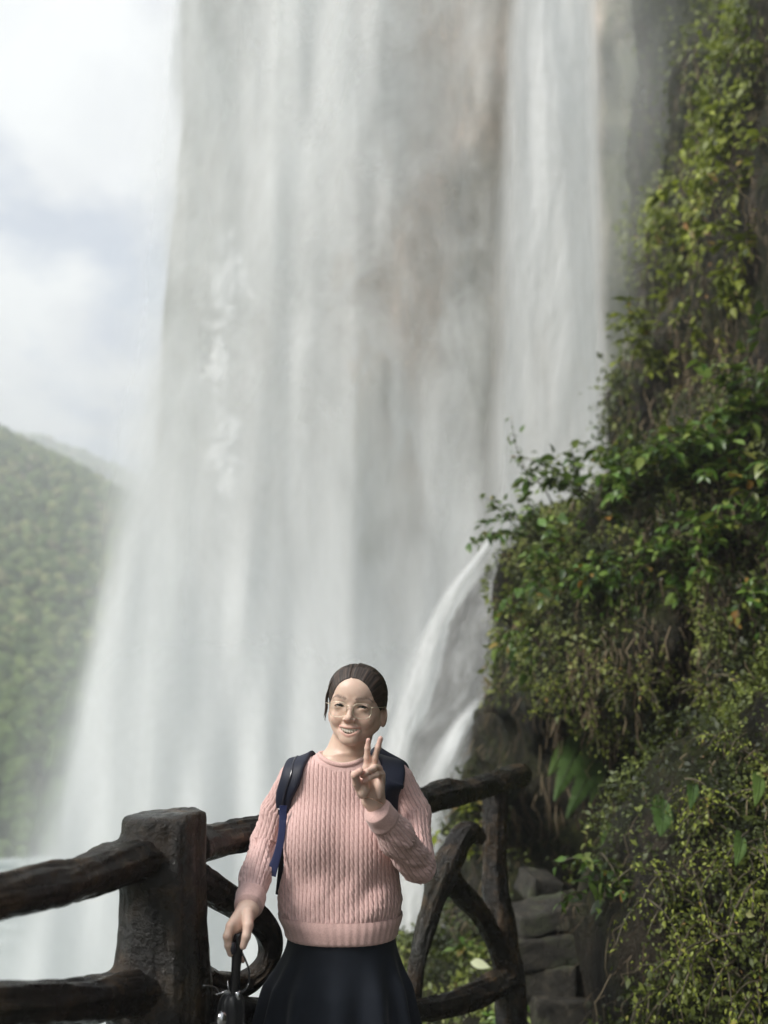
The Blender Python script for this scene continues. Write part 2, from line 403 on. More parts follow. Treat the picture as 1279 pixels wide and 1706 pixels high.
# ---- falling water
def water_mat(name, col, c1, c2, sc=1.0, gain=1.0, tl=.42, bs=.55, ck=1.0):
    m = NT(name); uv = m.attr('flow', 'Vector')
    st = m.noise(m.map(uv, (.95 * sc, .100 * sc, .5)), 1.0, 5, .52, .9)
    cl = m.noise(m.map(uv, (.42 * sc * ck, .16 * sc * ck * ck, .5), (5, 2, 0)), 1.0, 6, .66, .5)
    fi = m.noise(m.map(uv, (7 * sc, .9 * sc, .5)), 1.0, 3, .6)
    a = m.math('ADD', m.attr('dens'), m.math('MULTIPLY', m.math('SUBTRACT', st, .5), c1))
    a = m.math('ADD', a, m.math('MULTIPLY', m.math('SUBTRACT', cl, .5), c2))
    a = m.math('ADD', a, m.math('MULTIPLY', m.math('SUBTRACT', fi, .5), .10), clamp=True)
    a = m.math('MULTIPLY', a, m.attr('edge'), clamp=True)
    b = m.bump(m.math('ADD', st, m.math('MULTIPLY', cl, 1.0)), bs, .9)
    d = m.n('ShaderNodeBsdfDiffuse'); d.inputs[0].default_value = col + (1,); m.l(b, d.inputs['Normal'])
    t = m.n('ShaderNodeBsdfTranslucent'); t.inputs[0].default_value = col + (1,)
    x = m.n('ShaderNodeMixShader'); x.inputs[0].default_value = tl; m.l(d.outputs[0], x.inputs[1]); m.l(t.outputs[0], x.inputs[2])
    tr = m.n('ShaderNodeBsdfTransparent'); y = m.n('ShaderNodeMixShader'); m.l(m.math('MULTIPLY', a, gain), y.inputs[0]); m.l(tr.outputs[0], y.inputs[1]); m.l(x.outputs[0], y.inputs[2])
    m.l(y.outputs[0], m.out.inputs[0]); return m.m
WC = (.88, .895, .895); WB_ = (.97, .98, .98)
W1 = water_mat('falling_water', WC, .42, 2.0, bs=.10, ck=1.25)
W2 = water_mat('drifting_spray', (.95, .965, .97), .12, 1.1, .6, bs=.06)
W5 = water_mat('strand_water', (.93, .94, .945), .8, 1.0, bs=.3)
W3 = water_mat('cascade_water', WB_, 3.0, 2.0, 2.6, bs=.35)
def sheet(name, Y, left, right, z0, z1, dens, parent=None, mat=None, soft=(.1, .1), zsoft=(0, 0), nx=90, nz=150, seed=0, lean=0.0, wob=.5, thick=0.0):
    """water sheet between two pixel outlines [(py,px)..] at distance Y, bulging and leaning toward the pool"""
    z = np.linspace(z0, z1, nz); xl, xr = edge_x(z, Y, left), edge_x(z, Y, right)
    u = np.linspace(0, 1, nx); X = xl[None] + u[:, None] * (xr - xl)[None]; Z = np.repeat(z[None], nx, 0)
    p = np.stack([X, Z, 0 * X], -1).reshape(-1, 3)
    Yw = Y + (fbm(p * [.45, .05, 1], 3, 50 + seed) * wob * 2).reshape(nx, nz) - lean * ((z1 - z) / (z1 - z0))[None] ** 2
    k = (Yw / Y); X = X * 1.0
    V = np.stack([X, Yw, Z], -1).reshape(-1, 3)
    ii = (np.arange(nx - 1)[:, None] * nz + np.arange(nz - 1)[None]).ravel(); F = np.stack([ii, ii + nz, ii + nz + 1, ii + 1], 1)
    me = mesh_np(name, V, F)
    w = (xr - xl)[None] * np.ones_like(X); U = np.repeat(u[:, None], nz, 1)
    jit = (fbm(p * [.9, .25, 1], 3, 77 + seed).reshape(nx, nz)) * .06
    e = np.clip((U + jit) / soft[0], 0, 1) * np.clip((1 - U + jit) / soft[1], 0, 1); e = e * e * (3 - 2 * e)
    T = (Z - z0) / (z1 - z0)
    if zsoft[0]: e = e * np.clip(T / zsoft[0], 0, 1)
    if zsoft[1]: e = e * np.clip((1 - T) / zsoft[1], 0, 1)
    e[0] = 0; e[-1] = 0
    qx, qy, _ = proj(V)
    D = dens(qx, qy)
    attr_f(me, 'dens', D); attr_f(me, 'edge', e.ravel())
    a = me.attributes.new('flow', 'FLOAT_VECTOR', 'POINT'); fl = np.stack([X + seed * 3.3, Z, 0 * X + seed], -1).reshape(-1, 3).astype(np.float32); a.data.foreach_set('vector', fl.ravel())
    return obj(name, me, mat or W1, parent)
def GA(cx, cy, sx, sy): return lambda x, y: np.exp(-(((x - cx) / sx) ** 2 + ((y - cy) / sy) ** 2))
mainL = [(-400, 300), (0, 290), (150, 280), (300, 268), (480, 258), (650, 232), (850, 208), (1000, 178), (1150, 140), (1300, 108), (1450, 78), (1800, 0)]
mainR = [(-400, 850), (0, 850), (800, 850), (1300, 850), (1800, 850)]
fall = empty('waterfall', P(520, 1700, 27)); tag(fall, 'broad veil of white water falling across the tan rock face on the left', 'waterfall', 'falls and cascades')
dm1 = lambda x, y: .66 + .35 * GA(450, 250, 130, 500)(x, y) - .42 * GA(755, 90, 60, 240)(x, y) - .34 * GA(690, 440, 60, 190)(x, y) - .30 * GA(790, 500, 40, 400)(x, y) - .34 * GA(330, 330, 48, 330)(x, y) - .15 * GA(400, 200, 60, 200)(x, y) + .35 * np.clip((y - 500) / 500, 0, 1)
sheet('water_curtain', 27.0, mainL, mainR, -9, 43, dm1, fall, W1, (.05, .12), seed=1, wob=.3)
dm2 = lambda x, y: .40 + .45 * GA(470, 250, 110, 420)(x, y) + .45 * GA(560, 30, 60, 200)(x, y) - .60 * GA(750, 150, 70, 280)(x, y) - .42 * GA(700, 480, 60, 220)(x, y) - .50 * GA(335, 340, 60, 330)(x, y) + .30 * np.clip((y - 550) / 500, 0, 1)
sheet('water_curtain', 25.6, mainL, mainR, -9, 41, dm2, fall, W1, (.10, .18), seed=2, lean=1.0)
dm3 = lambda x, y: -1.1 + 2.3 * GA(384, 455, 36, 70)(x, y) + 1.65 * GA(362, 620, 36, 160)(x, y) + 1.5 * GA(374, 780, 36, 70)(x, y) 
W4 = water_mat('broken_water', WB_, .2, 6.5, 1.7, 1.0, .15, .6, 2.2)
sheet('water_curtain', 24.3, mainL, mainR, -9, 40, dm3, fall, W4, (.18, .3), seed=3, lean=1.5)
lowL = [(-400, 290), (500, 275), (700, 225), (900, 185), (1100, 140), (1300, 95), (1450, 60), (1800, -30)]
dm4 = lambda x, y: .22 + .80 * np.clip((y - 600) / 650, 0, 1) - .35 * GA(760, 1000, 110, 260)(x, y) + .1 * GA(300, 1250, 120, 250)(x, y)
sheet('spray', 21.0, lowL, [(-400, 820), (600, 840), (1800, 900)], -9, 38, dm4, fall, W2, (.10, .12), (0, .02), seed=4, wob=1.0)
dm5 = lambda x, y: .0 + 0.95 * np.clip((y - 950) / 450, 0, 1)
sheet('spray', 17.5, [(0, 160), (900, 160), (1300, 60), (1500, -20), (1800, -160)], [(0, 800), (1800, 840)], -9, 7, dm5, fall, W2, (.2, .12), (0, .35), seed=5, wob=.8)

strand = empty('waterfall', P(910, 1300, 23)); tag(strand, 'narrow bright white strand of water falling just beside the leafy right-hand cliff', 'waterfall', 'falls and cascades')
RL = [(-400, 850), (0, 836), (200, 824), (450, 815), (620, 806), (760, 798), (900, 792), (1400, 700), (1800, 650)]
RR_ = [(-400, 985), (0, 1000), (250, 1012), (500, 1020), (700, 1028), (1000, 1040), (1800, 1060)]
dr1 = lambda x, y: .95 - .25 * GA(905, 620, 30, 200)(x, y) - .35 * np.clip((y - 650) / 300, 0, 1) * GA(880, 800, 60, 300)(x, y)
sheet('water_curtain', 23.4, RL, RR_, -9, 37, dr1, strand, W5, (.22, .14), seed=7, wob=.3)
sheet('water_curtain', 22.4, RL, RR_, -9, 36, lambda x, y: .55 + .4 * GA(900, 100, 60, 500)(x, y), strand, W5, (.30, .20), seed=8, lean=.5)

# drifting mist by the foot of the falls and along the cliff
mist = sheet('mist', 10.6, [(-400, 930), (0, 925), (600, 930), (1000, 880), (1400, 700)], [(-400, 1200), (0, 1190), (400, 1170), (700, 1120), (1400, 1090)], -3, 16, lambda x, y: .20 + 0 * x, None, W2, (.4, .55), (.2, 0), seed=11, wob=.4)
tag(mist, 'thin grey spray drifting along the cliff edge', kind='stuff')

# grey water-covered slope with the small cascades
def f_slope(p):
    d = 1e3
    for (cx, cy_, Y, r) in [(905, 1180, 16.0, (1.9, 2.4, 2.6)), (800, 1420, 15.0, (1.7, 2.2, 2.6)), (940, 980, 17.0, (1.2, 1.8, 1.7)), (730, 1700, 14, (2.2, 2.6, 2.4)), (1080, 1300, 17, (2.2, 2.5, 4.0))]:
        d = smin(d, s_ell(p, P(cx, cy_, Y), r), .7) if not np.isscalar(d) else s_ell(p, P(cx, cy_, Y), r)
    return d + fbm(p * [.9, .9, .6], 4, 61) * .42
V, F = surface(f_slope, (-3, 10.5, -9), (8, 21, 7), .14, newton=1)
mist2 = sheet('mist', 19.0, [(-400, 225), (0, 232), (400, 190), (800, 110), (1200, 0), (1800, -200)], [(-400, 420), (400, 420), (800, 420), (1400, 420), (1800, 420)], -9, 34, lambda x, y: .36 + .25 * np.clip((y - 300) / 900, 0, 1), None, W2, (.5, .5), (.1, 0), seed=14, wob=.4)
tag(mist2, 'soft white spray blowing off the left edge of the falls', kind='stuff')
m = NT('wet_grey_rock'); g = m.geo()
col = m.ramp(m.noise(m.map(g, (2.2, 2.2, .5)), 1.0, 6, .62, .3), (.32, (.06, .06, .057)), (.5, (.14, .14, .135)), (.66, (.30, .31, .31)))
m.pbr(col, .4, m.bump(m.noise(m.map(g, (3, 3, 1)), 1.2, 5, .65), .8, .3), spec=.5)
o = obj('rock_slope', mesh_np('rock_slope', V, F), m.m); tag(o, 'wet grey rock slope at the foot of the falls', kind='structure')
def cascade(name, pts, seed, mat, label, Y0=0):
    """water running down a slope; pts = (px, py, Y, half width px)"""
    c = np.array([P(a, b, Y) for a, b, Y, w in pts]); w = np.array([w_ * Y / F_PX for a, b, Y, w_ in pts])
    cc, ww = catmull(c, w, .12); nx = 26; u = np.linspace(-1, 1, nx)
    L = np.concatenate([[0], np.cumsum(np.linalg.norm(np.diff(cc, axis=0), axis=1))])
    X = cc[:, 0][:, None] + u[None] * ww[:, None]; n = len(cc)
    Yw = cc[:, 1][:, None] + .35 * (u ** 2)[None] * ww[:, None] + (fbm(np.stack([X.ravel() * 2, L.repeat(nx) * .5, 0 * X.ravel()], 1), 3, seed) * .15).reshape(n, nx)
    Z = cc[:, 2][:, None] + 0 * X
    ii = (np.arange(n - 1)[:, None] * nx + np.arange(nx - 1)[None]).ravel(); F = np.stack([ii, ii + nx, ii + nx + 1, ii + 1], 1)
    me = mesh_np(name, np.stack([X, Yw, Z], -1).reshape(-1, 3), F)
    e = np.clip((1 - np.abs(u)) * 1.4, 0, 1)[None] * np.clip(L / .4, 0, 1)[:, None] * np.clip((L[-1] - L) / .3, 0, 1)[:, None]
    attr_f(me, 'dens', (.98 - .3 * np.abs(u)[None] - .12 * (L / L[-1])[:, None] + 0 * X).ravel()); attr_f(me, 'edge', e.ravel())
    a = me.attributes.new('flow', 'FLOAT_VECTOR', 'POINT'); fl = np.stack([u[None] * ww[:, None] * 1.3 + seed, -L[:, None] + 0 * X, 0 * X], -1).reshape(-1, 3).astype(np.float32); a.data.foreach_set('vector', fl.ravel())
    o = obj(name, me, mat); tag(o, label, 'cascade', 'falls and cascades'); return o
cascade('cascade', [(832, 872, 13.6, 5), (806, 915, 13.4, 8), (775, 955, 13.2, 11), (742, 1005, 13.0, 16), (712, 1075, 12.8, 22), (685, 1150, 12.6, 38), (655, 1240, 12.4, 52), (640, 1340, 12.2, 62), (632, 1480, 12.0, 75), (625, 1700, 11.8, 85)], 4, W3, 'white cascade sliding down the grey slope directly behind the woman\'s head')
cascade('cascade', [(806, 1156, 11.4, 8), (787, 1180, 11.3, 14), (765, 1215, 11.2, 20), (742, 1262, 11.0, 30), (722, 1330, 10.9, 40), (705, 1450, 10.8, 52), (700, 1600, 10.7, 64), (690, 1750, 10.6, 70)], 9, W3, 'short white cascade spilling out beside the mossy rock above the far rail')
cascade('cascade', [(850, 905, 13.9, 10), (845, 960, 13.8, 30), (800, 1060, 13.6, 55), (775, 1150, 13.4, 70), (750, 1300, 13.2, 90), (730, 1500, 13, 110)], 12, water_mat('thin_film_water', WC, 1.6, 1.0, 1.4, .20), 'thin grey film of water over the rock slope between two white cascades')
# ================================================================== MOSSY CLIFF ON THE RIGHT
MASS = [  # px, py, Y, radii
    (1330, 1640, 4.3, (.95, .9, 1.15)), (1240, 1560, 4.5, (.70, .7, .60)),
    (1200, 1230, 5.4, (1.0, .9, 1.15)), (1060, 1150, 5.7, (.80, .8, .72)),
    (1130, 940, 6.2, (1.05, 1.0, .62)), (960, 1010, 6.3, (.50, .7, .60)),
    (900, 1240, 6.6, (.42, .7, .72)), (985, 1440, 6.0, (.85, .7, 1.2)), (860, 1560, 6.4, (.55, .8, .9)),
    (1290, 700, 7.0, (1.25, 1.3, .95)), (1170, 700, 7.6, (.70, 1.0, .55)), (1230, 420, 8.6, (.95, 1.2, .85)),
    (1330, 250, 9.5, (1.5, 1.6, 2.4)), (1260, 60, 12.0, (1.75, 2.2, 3.4)), (1180, 400, 13.0, (1.15, 2.2, 3.6)), (1350, -250, 11.5, (2.6, 3, 3.2)),
    (1160, 620, 8.4, (.62, .9, .45)), (1090, 690, 8.6, (.42, .7, .45)), (1400, 1000, 5.6, (1.4, 1.2, 1.8)),
]
MASS = [(P(a, b, Y), r) for a, b, Y, r in MASS]
MASS += [((2.9, 3.0, 1.2), (1.25, 1.8, 2.6)), ((3.4, 1.0, 1.5), (1.3, 2.2, 3.2)), ((3.9, -1.8, 2.0), (1.6, 2.6, 4.0)), ((4.2, -5, 2.4), (1.8, 2.8, 4.4)),
         ((3.9, 5.0, 4.6), (1.5, 3.0, 3.2)), ((5.0, 1.0, 6.0), (2.2, 4.5, 3.4)), ((1.5, 5.2, -1.6), (2.4, 1.8, 1.7)), ((.35, 5.6, -1.7), (1.1, 1.6, 1.55)), ((2.6, 2.6, -1.2), (1.9, 2.6, 1.15))]
HOLES = [(1140, 560, 6.9, (.24, .5, .24)), (1155, 1225, 4.75, (.13, .7, .42)), (990, 1270, 5.3, (.42, .9, .30)), (960, 1400, 5.25, (.40, .9, .42)), (1010, 1560, 5.3, (.34, .9, .45)),
         (830, 1240, 6.1, (.22, .4, .25)), (1130, 1090, 5.0, (.12, .4, .30)), (1000, 640, 8.0, (.1, .3, .2))]
HOLES = [(P(a, b, Y), r) for a, b, Y, r in HOLES]
def f_cliff(p):
    d = None
    for c, r in MASS:
        e = s_ell(p, c, r); d = e if d is None else smin(d, e, .28)
    for c, r in HOLES: d = smax(d, -s_ell(p, c, r), .12)
    n = fbm(p * [1.5, 1.5, .9], 4, 101, .55) * .30 + np.abs(vnoise(p * [3.2, 3.2, 1.4], 131)) * .12 - .05
    return d + n
V, F = surface(f_cliff, (-.9, -8.5, -3.4), (9, 17, 16), .085, newton=1, band=1.9)
def hitrock(px, py, back=0.0, d=4.0):
    d0 = P(px, py, 1.0) - [0, 0, CAM_H]; d0 /= np.linalg.norm(d0); t = 3.0
    for _ in range(120):
        s = float(f_cliff((np.array([0, 0, CAM_H]) + d0 * t).astype(np.float32)[None])[0])
        if s < .01: break
        t += max(s * .6, .01)
        if t > 16: return None
    return np.array([0, 0, CAM_H]) + d0 * (t - back)
cliffV, cliffF = V, F; cliffN = vnormals(V, F)
m = NT('wet_mossy_rock'); g = m.geo()
rk = m.ramp(m.noise(m.map(g, (1, 1, .55)), 4.0, 7, .65, .4), (.30, (.010, .009, .007)), (.48, (.035, .030, .022)), (.60, (.075, .06, .042)), (.74, (.13, .105, .075)))
ms = m.ramp(m.noise(g, 16, 5, .7), (.3, (.008, .010, .003)), (.5, (.028, .034, .009)), (.7, (.085, .09, .024)))
mf = m.rng(m.noise(g, 1.5, 6, .65), .40, .58, 0, 1)
hb = m.math('ADD', m.noise(g, 9, 8, .7), m.math('MULTIPLY', m.noise(m.map(g, (40, 40, 12)), 1, 4, .7), .35))
m.pbr(m.mix(mf, rk, ms), .62, m.bump(hb, 1.0, .14), spec=.3)
o = obj('rock_outcrop', mesh_np('rock_outcrop', V, F), m.m); tag(o, 'dark wet mossy rock wall overgrown with plants', kind='structure')

# ---------- leaves
def leaf_mat(name, stops, rnd, rough=.34, tl=.28):
    m = NT(name); r_ = m.n('ShaderNodeObjectInfo').outputs['Random'] if rnd == 'obj' else m.attr('rnd')
    col = m.ramp(r_, *stops); g = m.geo(); col = m.mix(m.rng(m.noise(g, 5, 3, .6), .35, .65, 0, .35), col, (.02, .03, .008, 1))
    b = m.pbr(col, rough, None, spec=.5)
    t = m.n('ShaderNodeBsdfTranslucent'); m.l(m.mix(.4, col, (.20, .26, .03, 1)), t.inputs[0]); x = m.n('ShaderNodeMixShader'); x.inputs[0].default_value = tl
    m.l(b.outputs[0], x.inputs[1]); m.l(t.outputs[0], x.inputs[2]); m.l(x.outputs[0], m.out.inputs[0]); return m.m
ST_BROAD = [(0, (.022, .045, .010)), (.3, (.05, .11, .018)), (.6, (.13, .25, .04)), (.86, (.27, .38, .085)), (.965, (.28, .32, .07)), (1, (.45, .20, .05))]
ST_MOSS = [(0, (.022, .030, .008)), (.3, (.060, .080, .015)), (.55, (.15, .19, .035)), (.8, (.32, .37, .08)), (.96, (.42, .42, .16)), (1, (.20, .12, .05))]
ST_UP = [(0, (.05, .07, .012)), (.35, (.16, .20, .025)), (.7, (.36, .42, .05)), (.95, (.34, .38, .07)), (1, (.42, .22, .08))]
LM_B, LM_Bo = leaf_mat('broad_leaf_green', ST_BROAD, 'attr'), leaf_mat('single_leaf_green', ST_BROAD, 'obj')
LM_M = leaf_mat('small_leaf_green', ST_MOSS, 'attr', .5); LM_U, LM_Uo = leaf_mat('sunny_leaf_green', ST_UP, 'attr', .5), leaf_mat('single_sunny_leaf', ST_UP, 'obj', .5)
m = NT('twig'); m.pbr(m.ramp(m.noise(m.geo(), 30, 3), (.3, (.04, .035, .02)), (.7, (.12, .10, .06))), .7); TW = m.m
def leaf_shape(L=1.0, W=.5, fold=.16, droop=.25, n=4):
    """pointed leaf, base at the origin, along +X, folded along the midrib"""
    t = np.linspace(0, 1, n + 1); w = W * .5 * np.sin(np.pi * np.clip(t, 0, 1) ** .75) ** .9; zc = -droop * t ** 2
    V = [(0, 0, 0)]; F = []
    for i in range(1, n): V += [(t[i] * L, w[i], zc[i] * L + fold * w[i]), (t[i] * L, 0, zc[i] * L), (t[i] * L, -w[i], zc[i] * L + fold * w[i])]
    V.append((L, 0, zc[-1] * L)); e = len(V) - 1
    F += [(0, 2, 1), (0, 3, 2)]
    for i in range(n - 2):
        a = 1 + 3 * i; F += [(a, a + 1, a + 4), (a, a + 4, a + 3), (a + 1, a + 2, a + 5), (a + 1, a + 5, a + 4)]
    a = 1 + 3 * (n - 2); F += [(a, a + 1, e), (a + 1, a + 2, e)]
    return np.array(V, float), np.array(F)
def rotset(n, d, up=None, tw=.6):
    """rotation matrices whose x axis is d (n,3), z roughly up"""
    d = d / np.linalg.norm(d, axis=1)[:, None]; u = np.tile([0, 0, 1.0], (n, 1)) if up is None else up
    u = u + rng.normal(0, tw, (n, 3)) * .5; yv = np.cross(u, d); yv /= np.maximum(np.linalg.norm(yv, axis=1), 1e-6)[:, None]; zv = np.cross(d, yv)
    return np.stack([d, yv, zv], 2)
def leaves_mesh(name, pos, dirs, size, shape, up=None, tw=.6, rnd=None):
    v, f = shape; n = len(pos); M = rotset(n, dirs, up, tw)
    V = np.einsum('nij,vj->nvi', M, v) * size[:, None, None] + pos[:, None]
    F = (f[None] + (np.arange(n) * len(v))[:, None, None]).reshape(-1, 3)
    me = mesh_np(name, V.reshape(-1, 3), F); attr_f(me, 'rnd', np.repeat(rng.random(n) if rnd is None else rnd, len(v))); return me

# ---------- ground cover on the rock, thickest where the photograph is green
fc = V[F].mean(1); e1, e2 = V[F[:, 2]] - V[F[:, 0]], V[F[:, 3]] - V[F[:, 1]]; ar = .5 * np.linalg.norm(np.cross(e1, e2), axis=1); fn = cliffN[F[:, 0]]
px_, py_, ff = proj(fc); view = np.array([0, 0, CAM_H]) - fc; view /= np.linalg.norm(view, axis=1)[:, None]
ok = (ff > .3) & (px_ > 640) & (px_ < 1560) & (py_ > -220) & (py_ < 1950) & ((fn * view).sum(1) > -.25)
def gz(cx, cy, sx, sy, x=px_, y=py_): return np.exp(-(((x - cx) / sx) ** 2 + ((y - cy) / sy) ** 2))
big = fbm(fc * 1.1, 3, 201); mid = fbm(fc * 3.5, 3, 205)
dens = .26 + 1.0 * big + 1.35 * mid
dens += .55 * gz(1210, 1330, 110, 230) + .8 * gz(1200, 1620, 170, 110) + .35 * gz(1000, 1180, 110, 80) + .7 * gz(1000, 900, 200, 130)
dens -= 2.0 * gz(1150, 560, 75, 60) + 2.4 * gz(1000, 1590, 70, 95) + 2.0 * gz(950, 1330, 90, 110) + 1.6 * gz(820, 1240, 60, 70) + .8 * gz(1155, 1220, 30, 110) + .5 * gz(1080, 1060, 70, 50) + .6 * gz(1050, 200, 60, 300)
dens += .4 * np.clip(fn[:, 2], -1, 1)
dens = np.clip(dens, 0, 1.3) * ok
def scatter(weight, n):
    w = weight * ar; w = w / w.sum(); i = rng.choice(len(w), n, p=w); a, b = rng.random(n), rng.random(n)
    q = V[F[i]]; p = (q[:, 0] * (1 - a)[:, None] + q[:, 1] * a[:, None]) * (1 - b)[:, None] + (q[:, 3] * (1 - a)[:, None] + q[:, 2] * a[:, None]) * b[:, None]
    return i, p
# small creeping leaves close by
dist = np.linalg.norm(fc - [0, 0, CAM_H], axis=1)
near = dens / np.maximum(dist, 2) ** 1.6 * (py_ > 620) * (dist < 8.5)
NS = 62000
i, p = scatter(near, NS); nrm = fn[i]
off = np.abs(rng.normal(0, .03, NS)) + .16 * np.clip(fbm(p * 5, 2, 307), 0, 1)
d = nrm * .7 + rng.normal(0, .55, (NS, 3)) + [0, 0, -.45]
sz = np.clip(rng.lognormal(math.log(.018), .42, NS), .008, .045) * np.clip(dist[i] / 4.3, .8, 1.5)
clump = np.clip(.40 + .75 * fbm(p * 7, 2, 301) + .45 * fbm(p * 2.2, 2, 305) + rng.normal(0, .14, NS), 0, 1)
me = leaves_mesh('creeper_leaves', p + nrm * off[:, None], d, sz, leaf_shape(1, .62, .2, .3, 2), nrm, .7, clump)
o = obj('ground_cover', me, LM_M); tag(o, 'small creeping leaves and moss over the damp rock', kind='stuff')
# yellow-green hanging growth on the upper cliff
wup = np.clip(dens + .2, 0, 1) * (dist > 7.2) * (py_ < 720)
wup *= .25 + 1.6 * gz(1215, 230, 45, 200) + 1.3 * gz(1120, 390, 60, 70) + 1.0 * gz(1230, 330, 80, 60) + .8 * gz(1090, 580, 40, 70) + .5 * gz(1040, 370, 25, 40) + .6 * gz(1270, 60, 60, 160) + .5 * gz(1060, 640, 40, 40)
NU = 26000
i, p = scatter(wup, NU); nrm = fn[i]; off = np.abs(rng.normal(0, .10, NU))
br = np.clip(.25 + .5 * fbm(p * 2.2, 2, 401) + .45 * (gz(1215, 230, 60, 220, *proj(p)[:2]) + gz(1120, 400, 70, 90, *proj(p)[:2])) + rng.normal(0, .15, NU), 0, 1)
d = nrm * .6 + rng.normal(0, .5, (NU, 3)) + [0, 0, -.7]
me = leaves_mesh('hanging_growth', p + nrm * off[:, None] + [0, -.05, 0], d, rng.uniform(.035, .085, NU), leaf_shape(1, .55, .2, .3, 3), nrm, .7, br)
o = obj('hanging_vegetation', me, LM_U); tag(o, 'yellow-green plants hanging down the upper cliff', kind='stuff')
# dry hanging roots
wr = np.clip(.3 + gz(1030, 1080, 110, 80) * 2 + gz(1190, 950, 80, 120) + gz(1190, 620, 90, 80) + gz(900, 1420, 50, 90) + .5 * gz(1180, 800, 100, 500), 0, 9) * ok * (dist < 12)
NRt = 9000; i, p = scatter(wr, NRt); nrm = fn[i]
Ls = rng.uniform(.05, .22, NRt) * np.clip(dist[i] / 6, .6, 1.6); t = np.linspace(0, 1, 4); w0 = rng.uniform(.0012, .0035, NRt) * np.clip(dist[i] / 5, .8, 2)
cur = (p[:, None] + nrm[:, None] * (.02 + .10 * np.sin(t * 2.2)[None, :, None] * rng.uniform(.2, 1.2, NRt)[:, None, None]) + np.array([0, 0, -1.0]) * (Ls[:, None] * t[None])[..., None] + rng.normal(0, .012, (NRt, 4, 3)))
sd_ = np.cross(nrm, [0, 0, 1.0]); sd_ /= np.maximum(np.linalg.norm(sd_, axis=1), 1e-6)[:, None]
Vv = np.stack([cur - sd_[:, None] * w0[:, None, None], cur + sd_[:, None] * w0[:, None, None]], 2).reshape(-1, 3)
b0 = (np.arange(NRt) * 8)[:, None]; F2 = np.stack([b0 + k for k in (0, 1, 3, 2)], -1); F2 = np.concatenate([F2 + 2 * s_ for s_ in range(3)]).reshape(-1, 4)
me = mesh_np('hanging_roots', Vv, F2); attr_f(me, 'rnd', np.repeat(rng.random(NRt), 8))
m = NT('dry_roots'); m.pbr(m.ramp(m.attr('rnd'), (0, (.03, .022, .014)), (.5, (.09, .065, .04)), (1, (.24, .19, .12))), .8, spec=.2)
o = obj('hanging_roots', me, m.m); tag(o, 'dry brown roots and dead moss hanging from the rock', kind='stuff')

# ---------- shrubs: stems with single leaves
LMESH = []
for k in range(4):
    v, f = leaf_shape(1, (.46, .56, .62, .38)[k], .25, (.25, .4, .15, .5)[k], 5)
    me = mesh_np('leaf', v, f); me.materials.append(LM_Bo); LMESH.append(me)
LMESHU = []
for k in range(3):
    v, f = leaf_shape(1, (.5, .6, .4)[k], .25, .35, 4); me = mesh_np('leaf', v, f); me.materials.append(LM_Uo); LMESHU.append(me)
def shrub(base, lean, nst, length, leafsz, single, extra, label, seed, meshes=None, mat=None, name='shrub', group='leafy shrubs on the rock', arch=.5, spread=.75, cat='shrub'):
    r = np.random.default_rng(seed); root = empty(name, base); tag(root, label, cat, group)
    lean = np.asarray(lean, float); lean /= np.linalg.norm(lean); st = MB(); pos = []; dr = []
    for k in range(nst):
        d = lean + r.normal(0, spread, 3) * [1, .7, .8]; d /= np.linalg.norm(d); L = length * r.uniform(.55, 1.1)
        pts = [np.array(base) + r.normal(0, .05, 3)]
        dd = d.copy()
        for s_ in range(4): dd = dd + [0, 0, -.16 * arch * (s_ + .2)] + r.normal(0, .10, 3); dd /= np.linalg.norm(dd); pts.append(pts[-1] + dd * L / 4)
        v, f, _ = tube(pts, [.006, .005, .004, .003, .0015], 5, .05); st.add(v, f)
        c, _ = catmull(pts, [1] * 5, .01); n = max(4, int(L / (leafsz * .55)))
        for t in np.linspace(.22, 1, n):
            q = c[min(len(c) - 1, int(t * (len(c) - 1)))]; tg = c[min(len(c) - 1, int(t * (len(c) - 1)) + 3)] - c[max(0, int(t * (len(c) - 1)) - 3)]
            tg /= max(np.linalg.norm(tg), 1e-6)
            for sgn in (-1, 1):
                sdv = np.cross(tg, [0, 0, 1]) * sgn + tg * .6 + r.normal(0, .45, 3) + [0, 0, -.1]; pos.append(q); dr.append(sdv)
    obj('stem', st.mesh('stem'), TW, root)
    pos, dr = np.array(pos), np.array(dr); vis = r.permutation(len(pos)); a, b = vis[:single], vis[single:single + extra]
    M = rotset(len(a), dr[a], None, .8); ml = meshes or LMESH
    inv = Matrix.Translation(root.location).inverted()
    for q, Mx in zip(a, M):
        s_ = leafsz * 1.6 * r.uniform(.55, 1.25); o = bpy.data.objects.new('leaf', ml[r.integers(len(ml))]); COL.objects.link(o); o.parent = root; o.matrix_parent_inverse = inv
        m4 = Matrix(Mx.tolist()).to_4x4() @ Matrix.Scale(s_, 4); m4.translation = pos[q]; o.matrix_basis = m4
    if len(b):
        me = leaves_mesh('foliage', pos[b] + r.normal(0, .02, (len(b), 3)), dr[b], leafsz * 1.25 * r.uniform(.6, 1.15, len(b)), leaf_shape(1, .5, .25, .35, 3), None, .8)
        fo = obj('foliage', me, mat or LM_B, root); fo['kind'] = 'stuff'
    return root
